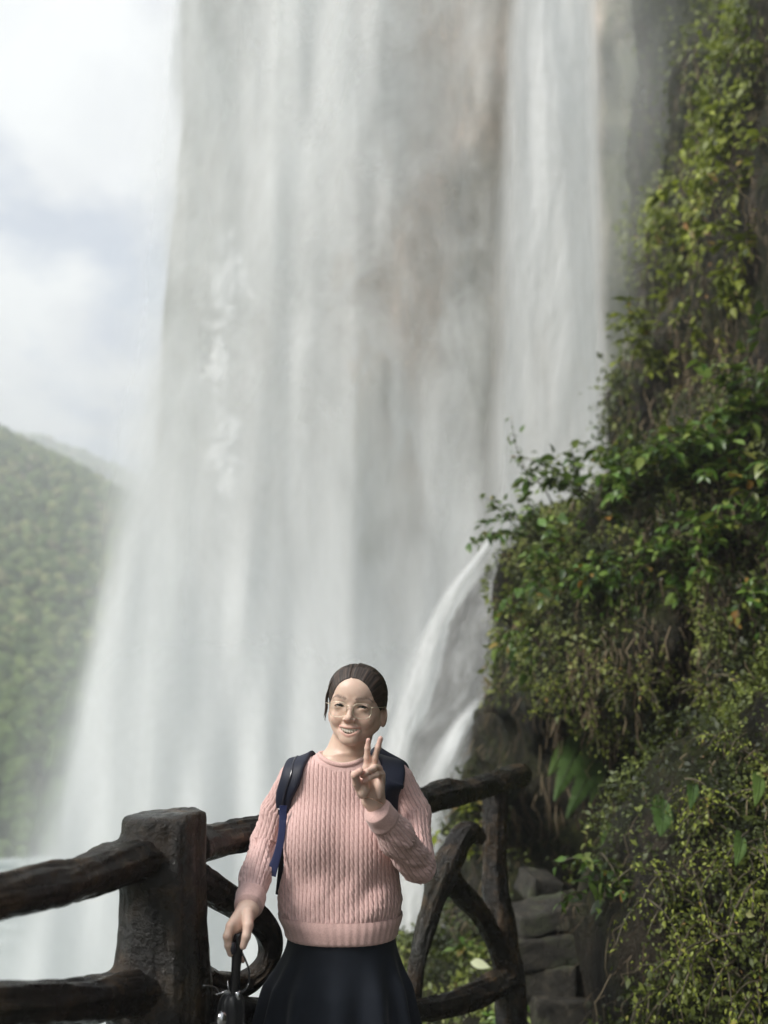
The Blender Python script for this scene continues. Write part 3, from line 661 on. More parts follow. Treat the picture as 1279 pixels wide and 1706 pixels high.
SH = [ (965, 815, 6.0, (-.6, -.3, .8), 9, .42, .050, 70, 90, 'upright sprigs on the skyline of the rock just right of the tall thin twig'),
    (1040, 770, 6.3, (-.4, -.4, .8), 9, .40, .050, 70, 90, 'sprigs on the sloping skyline of the rock beside the falling strand'),
 # px, py, Y, lean, stems, length, leaf, single, extra, label
    (905, 890, 5.9, (-.9, -.3, .55), 9, .55, .055, 95, 120, 'bright green shrub leaning out furthest over the white water on thin twigs'),
    (930, 960, 5.6, (-.5, -.8, .3), 12, .42, .055, 90, 200, 'dense green shrub at the left edge of the rock, below the leaning twigs'),
    (1000, 850, 5.8, (-.3, -.6, .7), 13, .48, .060, 100, 220, 'glossy green shrub crowning the rock, just right of the leaning twigs'),
    (1080, 800, 5.9, (-.1, -.7, .6), 13, .46, .060, 95, 220, 'tall dark green shrub below the brown rock hollow, middle of the leafy band'),
    (1160, 760, 5.7, (-.1, -.8, .5), 14, .46, .062, 95, 220, 'broad-leaved shrub with large shiny leaves right of the leafy band\'s middle'),
    (1240, 690, 5.5, (-.3, -.8, .5), 14, .46, .064, 95, 220, 'high shrub with shiny leaves climbing toward the right border of the picture'),
    (1265, 820, 5.1, (-.5, -.8, .1), 13, .42, .058, 90, 200, 'shrub with tangled pale twigs at the right border, under the highest shrub'),
    (1090, 920, 5.3, (-.2, -.9, -.1), 12, .36, .050, 90, 200, 'mid green shrub spilling down the centre of the leafy band'),
    (1010, 960, 5.4, (-.3, -.9, 0), 12, .36, .050, 90, 200, 'dark shrub hanging above the dry brown root tangle'),
    (1180, 900, 5.1, (-.1, -.9, 0), 12, .36, .055, 85, 180, 'yellowish shrub above the dark vertical crack'),
    (895, 1040, 5.9, (-.6, -.7, -.3), 9, .32, .045, 70, 120, 'small shrub clinging to the left rim of the rock beside the grey slope'),
    (1250, 960, 4.9, (-.3, -.8, -.3), 10, .34, .045, 80, 140, 'trailing yellow-green shrub beside the mossy pillar'),
    (1060, 745, 6.6, (-.4, -.5, .6), 9, .36, .050, 60, 120, 'grassy shrub at the notch where the rock meets the falling strand'),
]
for k, (a, b, Y, ln, n1_, L, ls, sg, ex_, lab) in enumerate(SH): shrub(hitrock(a, b, .03) if hitrock(a, b) is not None else P(a, b, Y), ln, n1_, L, ls, sg, ex_, lab, 900 + k)
# two long bare-tipped twigs reaching over the water, with a few leaves
for k, (pa, lab) in enumerate([([(925, 850, 5.8), (905, 812, 5.7), (880, 790, 5.7), (862, 752, 5.7), (852, 700, 5.7)], 'tall thin twig with a few leaves rising alone in front of the white strand'),
                               ([(900, 900, 5.8), (870, 868, 5.7), (845, 850, 5.7), (822, 835, 5.7), (805, 828, 5.7)], 'lowest thin twig pointing left over the grey slope with leaves at its tip')]):
    pts = [P(*q) for q in pa]; root = empty('twig', pts[0]); tag(root, lab, 'twig', 'thin twigs over the water'); v, f, _ = tube(pts, [.006, .005, .004, .003, .002], 5, .04); mb = MB(); mb.add(v, f); obj('stem', mb.mesh('stem'), TW, root)
    r = np.random.default_rng(77 + k); n = 26; c, _ = catmull(pts, [1] * 5, .01); inv = Matrix.Translation(root.location).inverted()
    for j in range(n):
        t = r.uniform(.15, 1) if k == 0 else r.uniform(.3, 1) ** .6; q = c[int(t * (len(c) - 1))] + r.normal(0, .035, 3); Mx = rotset(1, r.normal(0, 1, (1, 3)) + [[-.3, -.4, -.1]])[0]
        o = bpy.data.objects.new('leaf', LMESH[j % 4]); COL.objects.link(o); o.parent = root; o.matrix_parent_inverse = inv
        m4 = Matrix(Mx.tolist()).to_4x4() @ Matrix.Scale(r.uniform(.035, .06), 4); m4.translation = q; o.matrix_basis = m4
LR = [(1185, 1150, 'bright moss-green cushion plant at the top of the mossy pillar'), (1235, 1240, 'bright hanging plant on the mossy pillar against the right border'), (1180, 1340, 'pale green drooping plant at mid height of the mossy pillar'),
      (1245, 1430, 'small-leaved plant low on the mossy pillar by the right border'), (1120, 1470, 'drooping plant left of the mossy pillar foot'), (1190, 1560, 'bright clump of small leaves on the ledge in the lower right'),
      (1255, 1640, 'small-leaved clump in the bottom right corner'), (1110, 1640, 'small-leaved clump on the lower right bank above the bottom border'), (930, 1150, 'yellow-green hanging clump under the leafy band, over the far end of the handrail'),
      (1000, 1190, 'yellow-green hanging clump directly above the large drooping fern'), (1060, 1130, 'olive clump among the dry brown roots')]
for k, (a, b, lab) in enumerate(LR):
    hp = hitrock(a, b, .03)
    if hp is not None: shrub(hp, (-.35, -.8, -.25), 20, .24, .0155, 130, 420, lab, 1200 + k, LMESHU, LM_U, 'plant', 'small plants on the mossy rock', .9, .95, 'plant')
UP = [(1215, 150, 9.0, (-.4, -.8, -.4), 'bright yellow-green creeper near the top right corner'), (1220, 300, 8.8, (-.4, -.8, -.4), 'bright yellow-green creeper hanging halfway up the right-hand cliff'), (1120, 380, 8.6, (-.5, -.7, -.2), 'yellow-green creeper standing out leftmost from the upper cliff'),
      (1240, 400, 7.9, (-.2, -.9, -.2), 'dark-stemmed creeper above the deep black hollow'), (1095, 590, 8.0, (-.5, -.7, .1), 'sparse creeper just left of the deep black hollow'), (1190, 470, 7.8, (-.3, -.8, -.5), 'creeper drooping over the deep black hollow'), (1040, 370, 11.0, (-.5, -.7, 0), 'small misty tuft of leaves beside the white strand')]
for k, (a, b, Y, ln, lab) in enumerate(UP): shrub(hitrock(a, b, .05) if hitrock(a, b) is not None else P(a, b, Y), ln, 12 if k < 6 else 6, .6 if k < 6 else .4, .062, 110 if k < 6 else 30, 160 if k < 6 else 20, lab, 950 + k, LMESHU, LM_U, 'creeper', 'creepers hanging on the upper cliff', .9, cat='creeper')

# ---------- ferns with broad hanging fronds
FM = NT('fern_frond'); g = FM.geo(); colf = FM.ramp(FM.n('ShaderNodeObjectInfo').outputs['Random'], (0, (.06, .12, .03)), (.5, (.10, .18, .045)), (1, (.16, .25, .06)))
b_ = FM.pbr(colf, .5); t_ = FM.n('ShaderNodeBsdfTranslucent'); FM.l(colf, t_.inputs[0]); x_ = FM.n('ShaderNodeMixShader'); x_.inputs[0].default_value = .3; FM.l(b_.outputs[0], x_.inputs[1]); FM.l(t_.outputs[0], x_.inputs[2]); FM.l(x_.outputs[0], FM.out.inputs[0])
def frond(p0, p1, wid, seed):
    r = np.random.default_rng(seed); p0, p1 = np.array(p0), np.array(p1); L = np.linalg.norm(p1 - p0); mb = MB(); n = 22
    midp = (p0 + p1) / 2 + np.array([-.06 * L, -.28 * L, .12 * L]); t = np.linspace(0, 1, n)[:, None]; c = (1 - t) ** 2 * p0 + 2 * t * (1 - t) * midp + t * t * p1
    v, f, _ = tube(c[::3].tolist() + [c[-1].tolist()], [.003] * (len(c[::3]) + 1), 4, .03); mb.add(v, f)
    T = np.gradient(c, axis=0); T /= np.linalg.norm(T, axis=1)[:, None]; side = np.cross(T, [0, -1, .2]); side /= np.linalg.norm(side, axis=1)[:, None]
    ls = leaf_shape(1, .30 * 12 / n, .1, .12, 3)
    for i in range(1, n):
        w = wid * math.sin(math.pi * min(1, (i / n) ** .6 * .96 + .04)) ** .8 * (1.0 - .25 * i / n)
        for sg in (-1, 1):
            d = side[i] * sg + T[i] * .55 + r.normal(0, .06, 3); M = rotset(1, d[None], np.array([[0, -1, .3]]), .1)[0]
            vv = ls[0].copy(); vv[:, 1] *= (L / n * 2.9) / max(w * .30 * 12 / n, 1e-4) * .55
            mb.add(vv @ M.T * w + c[i], ls[1])
    return mb.mesh('leaf')
FR = [((985, 1215, 4.9), (925, 1330, 4.7), .085), ((1010, 1250, 4.8), (945, 1360, 4.6), .075), ((1000, 1245, 4.9), (985, 1335, 4.7), .07), ((1068, 1285, 4.7), (1048, 1382, 4.6), .050), ((1015, 1370, 4.7), (1003, 1412, 4.6), .035), ((1105, 1330, 4.7), (1100, 1390, 4.6), .05),
      ((1155, 1300, 4.4), (1150, 1345, 4.3), .03), ((1265, 1290, 4.2), (1258, 1340, 4.1), .03), ((1235, 1390, 4.2), (1226, 1440, 4.1), .03), ((960, 1230, 5.0), (915, 1290, 4.8), .06)]
def fr_pts(q):
    (x0, y0, _), (x1, y1, _) = FR[q][0], FR[q][1]; h0 = hitrock(x0, y0, .02); Y = h0[1]; return h0, P(x1, y1, Y - .22)
fg = [('fern', 'large drooping fern of broad green fronds above the stacked stones', [0, 1, 2, 9]), ('fern', 'single broad pale green fern frond hanging right of the large drooping fern', [3]), ('fern', 'dim green fern fronds in the shade of the mossy pillar', [4, 5]), ('fern', 'thin little fern fronds sprouting from the mossy pillar at the right', [6, 7, 8])]
for nm, lab, ids in fg:
    root = empty(nm, fr_pts(ids[0])[0]); tag(root, lab, 'fern', 'ferns on the rock')
    for q in ids: obj('leaf', frond(*fr_pts(q), FR[q][2] * 1.35, q), FM.m, root)

# low plants seen through the far rails
LP = [(785, 1420, 5.0, (-.2, -.6, .6), 'bright lit leaves framed by the ring in the far rail'), (795, 1350, 5.3, (-.3, -.6, .5), 'small bright plant just under the far handrail'), (750, 1530, 5.2, (-.2, -.5, .4), 'drooping plant below the forked branch of the far rail'), (800, 1590, 5.0, (0, -.5, .5), 'low plant beside the pale fallen leaf'), (1010, 1460, 4.6, (-.3, -.7, .1), 'light green plant at the right of the dark gap over the stones'), (850, 1690, 4.7, (0, -.4, .8), 'low green plant at the bottom border beneath the far rail')]
for k, (a, b, Y, ln, lab) in enumerate(LP): shrub(hitrock(a, b, .03) if hitrock(a, b) is not None else P(a, b, Y), ln, 8, .22, .045, 40, 60, lab, 980 + k, LMESHU if k < 2 else None, LM_U if k < 2 else None, 'plant', 'low plants behind the far rail', cat='plant')
v, f = leaf_shape(1, .55, .25, .1, 5); m = NT('pale_leaf'); m.pbr((.62, .66, .42, 1), .45); me = mesh_np('fallen_leaf', v, f); me.materials.append(m.m)
o = bpy.data.objects.new('fallen_leaf', me); COL.objects.link(o); q = P(783, 1604, 4.6); o.matrix_world = Matrix.Translation(Vector(q)) @ Euler((R(40), R(8), R(-4))).to_matrix().to_4x4() @ Matrix.Scale(.10, 4); tag(o, 'single pale cream leaf lying on dark ground behind the far rail', 'leaf')

# ---------- viewing platform and stacked stones
m = NT('platform_stone'); g = m.geo(); m.pbr(m.ramp(m.noise(g, 6, 6, .65), (.35, (.05, .05, .045)), (.65, (.14, .135, .12))), .45, m.bump(m.noise(g, 20, 5, .7), .5, .02)); PS = m.m
mb = MB()
def box(mb, x0, x1, y0, y1, z0, z1, a=None):
    v = np.array([(x, y, z) for x in (x0, x1) for y in (y0, y1) for z in (z0, z1)], float); f = np.array([(0, 1, 3, 2), (4, 6, 7, 5), (0, 4, 5, 1), (2, 3, 7, 6), (0, 2, 6, 4), (1, 5, 7, 3)]); mb.add(v, f, a)
xs = [(-6, -2.6), (-2.6, -1.0), (-1.0, .4), (.4, 1.6), (1.6, 3.2)]
pl = [(-7, -9), (3.6, -9), (3.6, 4.3), (1.6, 4.6), (1.1, 4.1), (.5, 3.4), (-.3, 2.75), (-.9, 2.45), (-1.5, 2.2), (-2.4, 1.9), (-7, 1.4)]
n = len(pl); vv = [(x, y, 0) for x, y in pl] + [(x, y, -1.2) for x, y in pl]; ff_ = [list(range(n)), list(range(2 * n - 1, n - 1, -1))] + [[(i + 1) % n, i, i + n, (i + 1) % n + n] for i in range(n)]
me = mesh_np('platform', vv, ff_, False); o = obj('path_platform', me, PS); tag(o, 'wet stone viewing path beside the railing', kind='structure')
m = NT('stacked_stone'); g = m.geo(); oi = m.n('ShaderNodeObjectInfo').outputs['Random']
sc_ = m.ramp(m.noise(g, 14, 7, .7, .3), (.3, (.010, .009, .007)), (.52, (.032, .028, .020)), (.7, (.085, .072, .050)))
m.pbr(m.mix(m.rng(m.noise(g, 7, 4), .5, .65, 0, .6), sc_, (.06, .075, .035, 1)), .7, m.bump(m.noise(g, 45, 6, .75), .9, .02)); SM = m.m
def rough_block(c, size, rot, seed):
    def f(p):
        q = (p - np.array(c, np.float32)) @ np.array(Euler(rot).to_matrix(), np.float32)
        b = np.abs(q) - np.array(size, np.float32) / 2 + .012; d = np.linalg.norm(np.maximum(b, 0), axis=1) + np.minimum(b.max(1), 0) - .012
        return d + fbm(p * 9, 3, seed) * .016 + np.abs(vnoise(p * 22, seed + 3)) * .006
    r_ = max(size) * .62 + .05; return surface(f, np.array(c) - [r_, r_ , r_ * .75], np.array(c) + [r_, r_, r_ * .75], .014, newton=1)
root = empty('stone_stack', P(915, 1660, 4.55)); tag(root, 'stack of rough grey stone blocks under the dark overhang behind the far rail', 'stone stack')
for k, (a, b, Y, s, rt) in enumerate([((915), 1522, 4.55, (.38, .30, .105), (0, R(-9), R(8))), (914, 1573, 4.52, (.42, .30, .14), (0, R(-5), R(4))), (908, 1625, 4.50, (.27, .28, .15), (0, R(-2), R(-6))), (940, 1682, 4.45, (.36, .32, .17), (0, R(3), R(5))), (842, 1690, 4.75, (.2, .25, .16), (0, R(-4), R(25)))]):
    V2, F2 = rough_block(P(a, b, Y), s, rt, 500 + k); obj('block', mesh_np('block', V2, F2), SM, root)
V2, F2 = rough_block(P(897, 1476, 5.0), (.19, .2, .13), (R(10), R(12), R(20)), 520); o = obj('rock', mesh_np('rock', V2, F2), SM); tag(o, 'pale green-grey rock wedged above the stacked stones', 'rock')
# ================================================================== LOG RAILING
m = NT('wet_log'); g = m.geo(); bk = m.attr('bark')
cw = m.ramp(m.noise(g, 9, 6, .65, .3), (.32, (.003, .003, .003)), (.48, (.013, .0085, .005)), (.60, (.060, .036, .017)), (.76, (.19, .12, .06)))
al = m.rng(m.noise(g, 2.6, 4, .6), .52, .7, 0, .5)
cw = m.mix(al, cw, (.028, .030, .012, 1))
cw = m.mix(m.rng(bk, -.6, .5, .8, 0), cw, (.005, .005, .005, 1))
m.pbr(cw, m.rng(m.noise(g, 12, 4), .35, .7, .16, .42), m.bump(m.math('ADD', m.noise(g, 60, 6, .7), m.math('MULTIPLY', m.noise(g, 210, 3, .6), .3)), .8, .012), spec=.5); LOG = m.m
def log(name, pts, parent, seed, label=None, sides=60, groove=.10):
    c = [P(a, b, Y) if not isinstance(a, tuple) else np.array(a) for a, b, Y, r in pts]; rad = [r for a, b, Y, r in pts]
    store = {}
    def disp(L, a, r):
        q = np.stack([np.cos(a) * 5.0, np.sin(a) * 5.0, L * 5 + seed * 9], 1); q2 = np.stack([np.cos(a) * 2.2, np.sin(a) * 2.2, L * 9 + seed], 1)
        g1 = fbm(q, 4, 700 + seed, .6); g2 = vnoise(q2, 720 + seed); g3 = fbm(np.stack([np.cos(a) * 13, np.sin(a) * 13, L * 14 + seed], 1), 3, 740 + seed)
        store['b'] = (1 - np.abs(g1) * 3.2) * -.5 + g3 * .5 + .3
        return r * (groove * g1 * 1.5 + .10 * g2 + .07 * g3 - groove * .8 * np.exp(-(g1 * 7) ** 2))
    v, f, L = tube(c, rad, sides, .009, disp); mb = MB(); mb.add(v, f); me = mb.mesh(name); attr_f(me, 'bark', np.concatenate([store['b'], [0, 0]]))
    o = obj(name, me, LOG, parent)
    if label: o['label'] = label
    return o
near_root = empty('log_railing', (-.55, 2.2, 0)); tag(near_root, 'dark wet railing of rough logs with a thick post, running behind the woman', 'railing')
# thick post: own surface with a worn flat top
pc = P(276, 1362, 2.2); pb = P(282, 1706, 2.2)
def f_post(p):
    z = p[:, 2]; t = (pc[2] - z) / (pc[2] - 0)
    cx = pc[0] + .008 * t + .004 * np.sin(z * 9); r = .0985 + .016 * np.clip(t, 0, 1) + .012 * np.exp(-((z - .80) / .09) ** 2)
    q = np.stack([p[:, 0] - cx, p[:, 1] - 2.2], 1); a = np.arctan2(q[:, 1], q[:, 0])
    d = np.linalg.norm(q, axis=1) - r
    n = fbm(np.stack([np.cos(a) * 2.6, np.sin(a) * 2.6, z * 1.6], 1), 4, 801, .6) * .012 + vnoise(np.stack([np.cos(a) * 9, np.sin(a) * 9, z * 3.0], 1), 805) * .0035 + fbm(p * 30, 2, 806) * .002
    top = z - (pc[2] + .012 + .07 * (p[:, 0] - pc[0])) - fbm(p * 24, 3, 807) * .006
    d = smax(d + n, top, .022)
    e = s_cap(p, (pc[0] - .02, 2.17, P(0, 1432, 2.17)[2]), (pc[0] - .115, 2.10, P(0, 1440, 2.09)[2]), .052, .044); e = smin(e, s_cap(p, (pc[0] - .03, 2.17, P(0, 1650, 2.2)[2]), (pc[0] - .12, 2.11, P(0, 1662, 2.1)[2]), .054, .045), .02)
    return smin(d, e + fbm(p * 26, 3, 811) * .010, .028)
V2, F2 = surface(f_post, (pc[0] - .26, 1.98, -.02), (pc[0] + .16, 2.36, pc[2] + .05), .007, newton=2)
me = mesh_np('post', V2, F2); attr_f(me, 'bark', fbm(V2 * [14, 14, 5], 3, 812) * .8); obj('post', me, LOG, near_root)
log('rail', [(-260, 1545, 1.42, .046), (-100, 1512, 1.55, .044), (0, 1494, 1.66, .042), (70, 1478, 1.76, .045), (125, 1466, 1.86, .042), (180, 1449, 1.98, .043), (225, 1436, 2.09, .046), (262, 1430, 2.16, .05)], near_root, 1)
log('rail', [(-260, 1700, 1.42, .036), (-80, 1684, 1.58, .036), (0, 1675, 1.66, .036), (80, 1672, 1.78, .038), (150, 1668, 1.92, .042), (205, 1658, 2.05, .045), (262, 1650, 2.16, .055)], near_root, 2)
log('rail', [(318, 1412, 2.26, .050), (345, 1404, 2.34, .046), (390, 1394, 2.46, .047), (440, 1385, 2.58, .046), (520, 1368, 2.8, .046), (620, 1350, 3.08, .046), (700, 1335, 3.32, .048), (748, 1322, 3.48, .054), (775, 1320, 3.58, .046), (830, 1302, 3.8, .048), (872, 1290, 4.0, .046)], near_root, 3)
log('brace', [(325, 1462, 2.26, .040), (360, 1485, 2.32, .036), (400, 1510, 2.42, .034), (435, 1535, 2.50, .036), (452, 1572, 2.55, .034), (438, 1612, 2.56, .032), (402, 1640, 2.52, .031), (365, 1640, 2.42, .030), (330, 1630, 2.30, .034)], near_root, 4, groove=.14)
log('post', [(828, 1300, 3.86, .058), (826, 1350, 3.86, .054), (824, 1430, 3.87, .052), (828, 1500, 3.88, .062), (840, 1580, 3.88, .060), (850, 1650, 3.88, .062), (852, 1800, 3.88, .066), (852, 1900, 3.88, .07)], near_root, 5, groove=.09)
log('brace', [(800, 1396, 3.74, .030), (786, 1386, 3.68, .040), (768, 1398, 3.62, .046), (752, 1425, 3.56, .052), (737, 1455, 3.52, .068), (722, 1500, 3.48, .046), (706, 1560, 3.44, .036), (694, 1612, 3.42, .032), (684, 1680, 3.42, .032)], near_root, 6, groove=.12)
log('brace', [(738, 1452, 3.52, .052), (768, 1488, 3.6, .042), (798, 1520, 3.7, .040), (820, 1560, 3.8, .042), (840, 1604, 3.86, .044)], near_root, 7, groove=.12)
log('rail', [(600, 1698, 3.05, .040), (680, 1686, 3.32, .038), (740, 1676, 3.52, .042), (800, 1655, 3.72, .048), (846, 1628, 3.86, .052)], near_root, 8, groove=.12)
# bottom rail continues behind the skirt
log('rail', [(320, 1668, 2.27, .045), (420, 1690, 2.5, .04), (520, 1698, 2.78, .038), (600, 1698, 3.03, .038)], near_root, 9, groove=.12)
# ================================================================== THE WOMAN
f32 = lambda *a: np.array(a, np.float32)
me_root = empty('person', (P(572, 1500, 2.42)[0], 2.42, 0)); tag(me_root, 'smiling woman with glasses in a pink cable-knit sweater making a V sign', 'person')
HM = np.array(Matrix.Rotation(R(4.6), 3, 'Y') @ Matrix.Rotation(R(-10), 3, 'Z') @ Matrix.Rotation(R(2), 3, 'X'), np.float32)
H0 = P(584.3, 1177.5, 2.315).astype(np.float32)
toL = lambda p: (p - H0) @ HM
toW = lambda q: np.asarray(q, float) @ HM.T + H0
TY = 2.425                                     # torso centre distance
# ---------- head in its own frame: x to the viewer's right, y backward, z up, origin between the eyes
def f_head(q, detail=True):
    x, y, z = q[:, 0], q[:, 1], q[:, 2]; ax = np.abs(x); qa = np.stack([ax, y, z], 1)
    d = s_ell(q, (0, .090, .022), (.0725, .090, .083))
    d = smin(d, s_ell(q, (0, .050, .040), (.0600, .054, .048)), .03)
    d = smin(d, s_ell(q, (0, .052, -.026), (.0625, .053, .063)), .025)
    d = smin(d, s_cap(qa, (.050, .072, -.046), (.012, .016, -.078), .0165, .0150), .022)
    d = smin(d, s_ell(q, (0, .0075, -.0835), (.0195, .0150, .0150)), .016)
    d = smin(d, s_ell(qa, (.0365, .0195, -.034), (.0200, .0160, .0165)), .014)      # cheeks lifted by the smile
    if not detail: return d
    d = smin(d, s_cap(qa, (.012, .0015, .018), (.046, .016, .018), .0055, .005), .010)     # brow ridge
    d = smax(d, -s_ell(qa, (.0305, -.009, .001), (.0165, .0125, .0100)), .010)       # sockets
    d = smin(d, s_ell(qa, (.0305, .0125, -.0005), (.0160, .0130, .0120)), .006)       # lids
    zl = z - .8 * (.0175 - np.abs(ax - .0305)) * .12
    slit = s_ell(np.stack([ax, y, zl + 22 * (ax - .0305) ** 2], 1), (.0308, -.0005, .0005), (.0138, .0100, .0036))
    d = smax(d, -slit, .0012)
    n = s_cap(q, (0, .0035, .006), (0, -.0150, -.0265), .0062, .0078)
    n = smin(n, s_ell(q, (0, -.0175, -.0290), (.0088, .0085, .0078)), .005)
    n = smin(n, s_ell(qa, (.0118, -.0065, -.0325), (.0066, .0085, .0063)), .004)
    d = smin(d, n, .008)
    d = smax(d, -s_ell(qa, (.0062, -.0115, -.0395), (.0038, .0050, .0030)), .002)
    d = smin(d, s_ell(q, (0, .0060, -.060), (.0275, .0130, .0190)), .012)               # muzzle
    cre = s_cap(qa, (.0165, -.0035, -.0330), (.0345, .0100, -.0600), .0015, .0020); d = smax(d, -cre, .006)
    zw = z - 8.5 * x * x + -.004; yw = y - 14 * x * x; tx = np.clip(ax / .028, 0, 1)
    op = s_ell(np.stack([x, yw, zw], 1), (0, -.006, -.0662), (.0275, .0150, .0078)); d = smax(d, -op, .0015)
    ul = np.sqrt((yw + .0060) ** 2 + (zw + .0562 + .0050 * tx ** 2) ** 2) - .0034 * (1 - .55 * tx ** 3); ul = np.where(ax > .028, np.maximum(ul, ax - .028), ul)
    ll = np.sqrt((yw + .0050) ** 2 + (zw + .0765 - .0130 * tx ** 2) ** 2) - .0042 * (1 - .55 * tx ** 3); ll = np.where(ax > .028, np.maximum(ll, ax - .028), ll)
    d = smin(d, smin(ul, ll, .001), .0022)
    ear = s_ell(np.stack([ax - .30 * (y - .080), y, z + .1 * ax], 1), (.0700, .088, -.016), (.0070, .0165, .0280))
    ear = smax(ear, -s_ell(np.stack([ax - .30 * (y - .080), y, z], 1), (.0775, .087, -.012), (.0060, .0105, .0165)), .003)
    d = smin(d, ear, .005)
    return d
# ---------- hands, in world space
def chain(p, pts, rs, k=.004, d=None):
    for (a, b, ra, rb) in zip(pts[:-1], pts[1:], rs[:-1], rs[1:]):
        e = s_cap(p, a, b, ra, rb); d = e if d is None else smin(d, e, k)
    return d
VW = P(622, 1341, 2.205)                        # wrist of the raised hand
PC_ = {'ind': P(611, 1279, 2.172), 'mid': P(621.5, 1276, 2.174), 'rin': P(630, 1281, 2.178), 'pin': P(635, 1291, 2.184)}
def f_vhand(p):
    d = None
    for k_, o_, r0, r1 in (('ind', -.014, .0145, .0108), ('mid', -.005, .015, .0108), ('rin', .005, .0145, .0108), ('pin', .013, .013, .0102)):
        e = s_cap(p, VW + [o_, 0, .012], PC_[k_], r0, r1); d = e if d is None else smin(d, e, .010)
    d = smin(d, s_ell(p, P(605, 1312, 2.160), (.0150, .0130, .0240)), .012)             # ball of the thumb
    d = smin(d, s_ell(p, P(632, 1314, 2.172), (.0110, .0110, .0240)), .010)
    d = smin(d, s_cap(p, VW + [0, 0, .012], P(634, 1362, 2.235), .0235, .0250), .014)
    fk = .0035
    f1 = chain(p, [PC_['ind'], P(611.2, 1262, 2.166), P(612.2, 1246, 2.160), P(613.6, 1233.5, 2.156)], [.0082, .0075, .0069, .0058])
    f2 = chain(p, [PC_['mid'], P(624.5, 1262, 2.168), P(629.5, 1245, 2.162), P(633.8, 1230.5, 2.158)], [.0083, .0077, .0070, .0059])
    f3 = chain(p, [PC_['rin'], P(622.5, 1279.5, 2.142), P(611, 1286, 2.128), P(604, 1292.5, 2.137)], [.0090, .0083, .0073, .0062])
    f4 = chain(p, [PC_['pin'], P(627, 1290.5, 2.146), P(615, 1296, 2.133), P(606, 1301.5, 2.140)], [.0080, .0071, .0063, .0054])
    f5 = chain(p, [P(603, 1322, 2.176), P(594, 1304, 2.150), P(591, 1291, 2.132), P(600, 1284.5, 2.118)], [.0125, .0105, .0093, .0076])
    for e in (f1, f2): d = smin(d, e, .0045)
    for e in (f3, f4, f5): d = smin(d, e, .0022)
    return d
GW = P(412, 1512, 2.215)                         # wrist of the gripping hand
def f_ghand(p):
    k = [(384, 1543, 2.166), (392, 1546, 2.176), (400, 1546, 2.190), (407, 1543, 2.204)]; k = [P(*a) for a in k]; d = None
    for o_, kk in zip((-.012, -.004, .004, .012), k):
        e = s_cap(p, GW + [o_, 0, -.006], kk, .0150, .0115); d = e if d is None else smin(d, e, .010)
    d = smin(d, s_cap(p, GW + [0, 0, -.005], P(418, 1490, 2.25), .0220, .0240), .012)
    f1 = chain(p, [k[0], P(378.5, 1560, 2.156), P(380, 1575, 2.158), P(383.5, 1589, 2.163)], [.0105, .0096, .0084, .0068])
    f2 = chain(p, [k[1], P(381, 1564, 2.178), P(383, 1582, 2.188), P(393, 1592, 2.193)], [.0105, .0095, .0083, .0070])
    f3 = chain(p, [k[2], P(388, 1570, 2.212), P(388, 1588, 2.210), P(398, 1598, 2.204)], [.0102, .0093, .0082, .0068])
    f4 = chain(p, [k[3], P(400, 1572, 2.222), P(398, 1588, 2.218), P(404, 1600, 2.208)], [.0095, .0085, .0075, .0062])
    f5 = chain(p, [P(413, 1522, 2.196), P(413, 1542, 2.172), P(410, 1560, 2.160), P(405, 1576, 2.158)], [.0140, .0118, .0100, .0080])
    for e in (f1, f2, f3, f4, f5): d = smin(d, e, .003)
    return d
def rows(tab, Y):
    z = []; cx = []; rx = []
    for py, a, b in tab:
        A, B = P(a, py, Y), P(b, py, Y); z.append(A[2]); cx.append((A[0] + B[0]) / 2); rx.append((B[0] - A[0]) / 2)
    o_ = np.argsort(z); return np.array(z)[o_], np.array(cx)[o_], np.array(rx)[o_]
TT = [(1258, 535, 606), (1268, 506, 636), (1280, 486, 660), (1296, 480, 668), (1320, 480, 666), (1350, 479, 664), (1390, 476, 664), (1430, 476, 663), (1470, 472, 663), (1500, 467, 665), (1518, 465, 668), (1530, 468, 667), (1538, 475, 662), (1550, 477, 660), (1566, 478, 660), (1590, 478, 661)]
tz, tcx, trx = rows(TT, TY)
tdep = np.interp(tz, [.80, .92, 1.02, 1.15, 1.25, 1.31, 1.36], [.112, .118, .102, .096, .090, .072, .048])
zf = np.linspace(tz[0], tz[-1], 300); sm_ = lambda a: np.convolve(np.pad(np.interp(zf, tz, a), 7, 'edge'), np.ones(15) / 15, 'valid')
fcx, frx, fdp = sm_(tcx), sm_(trx), sm_(tdep)
def f_torso(p, g=0.0):
    z = p[:, 2]; cx = np.interp(z, zf, fcx); rx = np.interp(z, zf, frx) + g; ry = np.interp(z, zf, fdp) + g
    u, v = (p[:, 0] - cx) / rx, (p[:, 1] - TY) / ry; k0 = (np.abs(u) ** 2.3 + np.abs(v) ** 2.3) ** (1 / 2.3); k1 = np.sqrt((u / rx) ** 2 + (v / ry) ** 2)
    d = k0 * (k0 - 1) / np.maximum(k1, 1e-3)
    return np.maximum(d, np.maximum(zf[0] - z, z - zf[-1]))
RA = [P(489, 1300, TY), P(460, 1350, TY + .02), P(441, 1410, TY + .000), P(426, 1460, 2.33), P(415, 1506, 2.232)]; RAr = [.044, .0385, .0365, .0355, .0315]
LA = [P(660, 1304, TY), P(686, 1356, TY - .005), P(696, 1440, TY - .075), P(661, 1396, 2.262), P(631, 1355, 2.208)]; LAr = [.047, .0440, .0425, .0400, .0325]
RA, LA = [a.astype(np.float32) for a in RA], [a.astype(np.float32) for a in LA]
NB = P(573, 1262, TY - .005)                       # neck base
def f_neck(p): return s_cap(p, toW([0, .092, -.050]), NB + [0, .01, -.01], .0500, .0570)
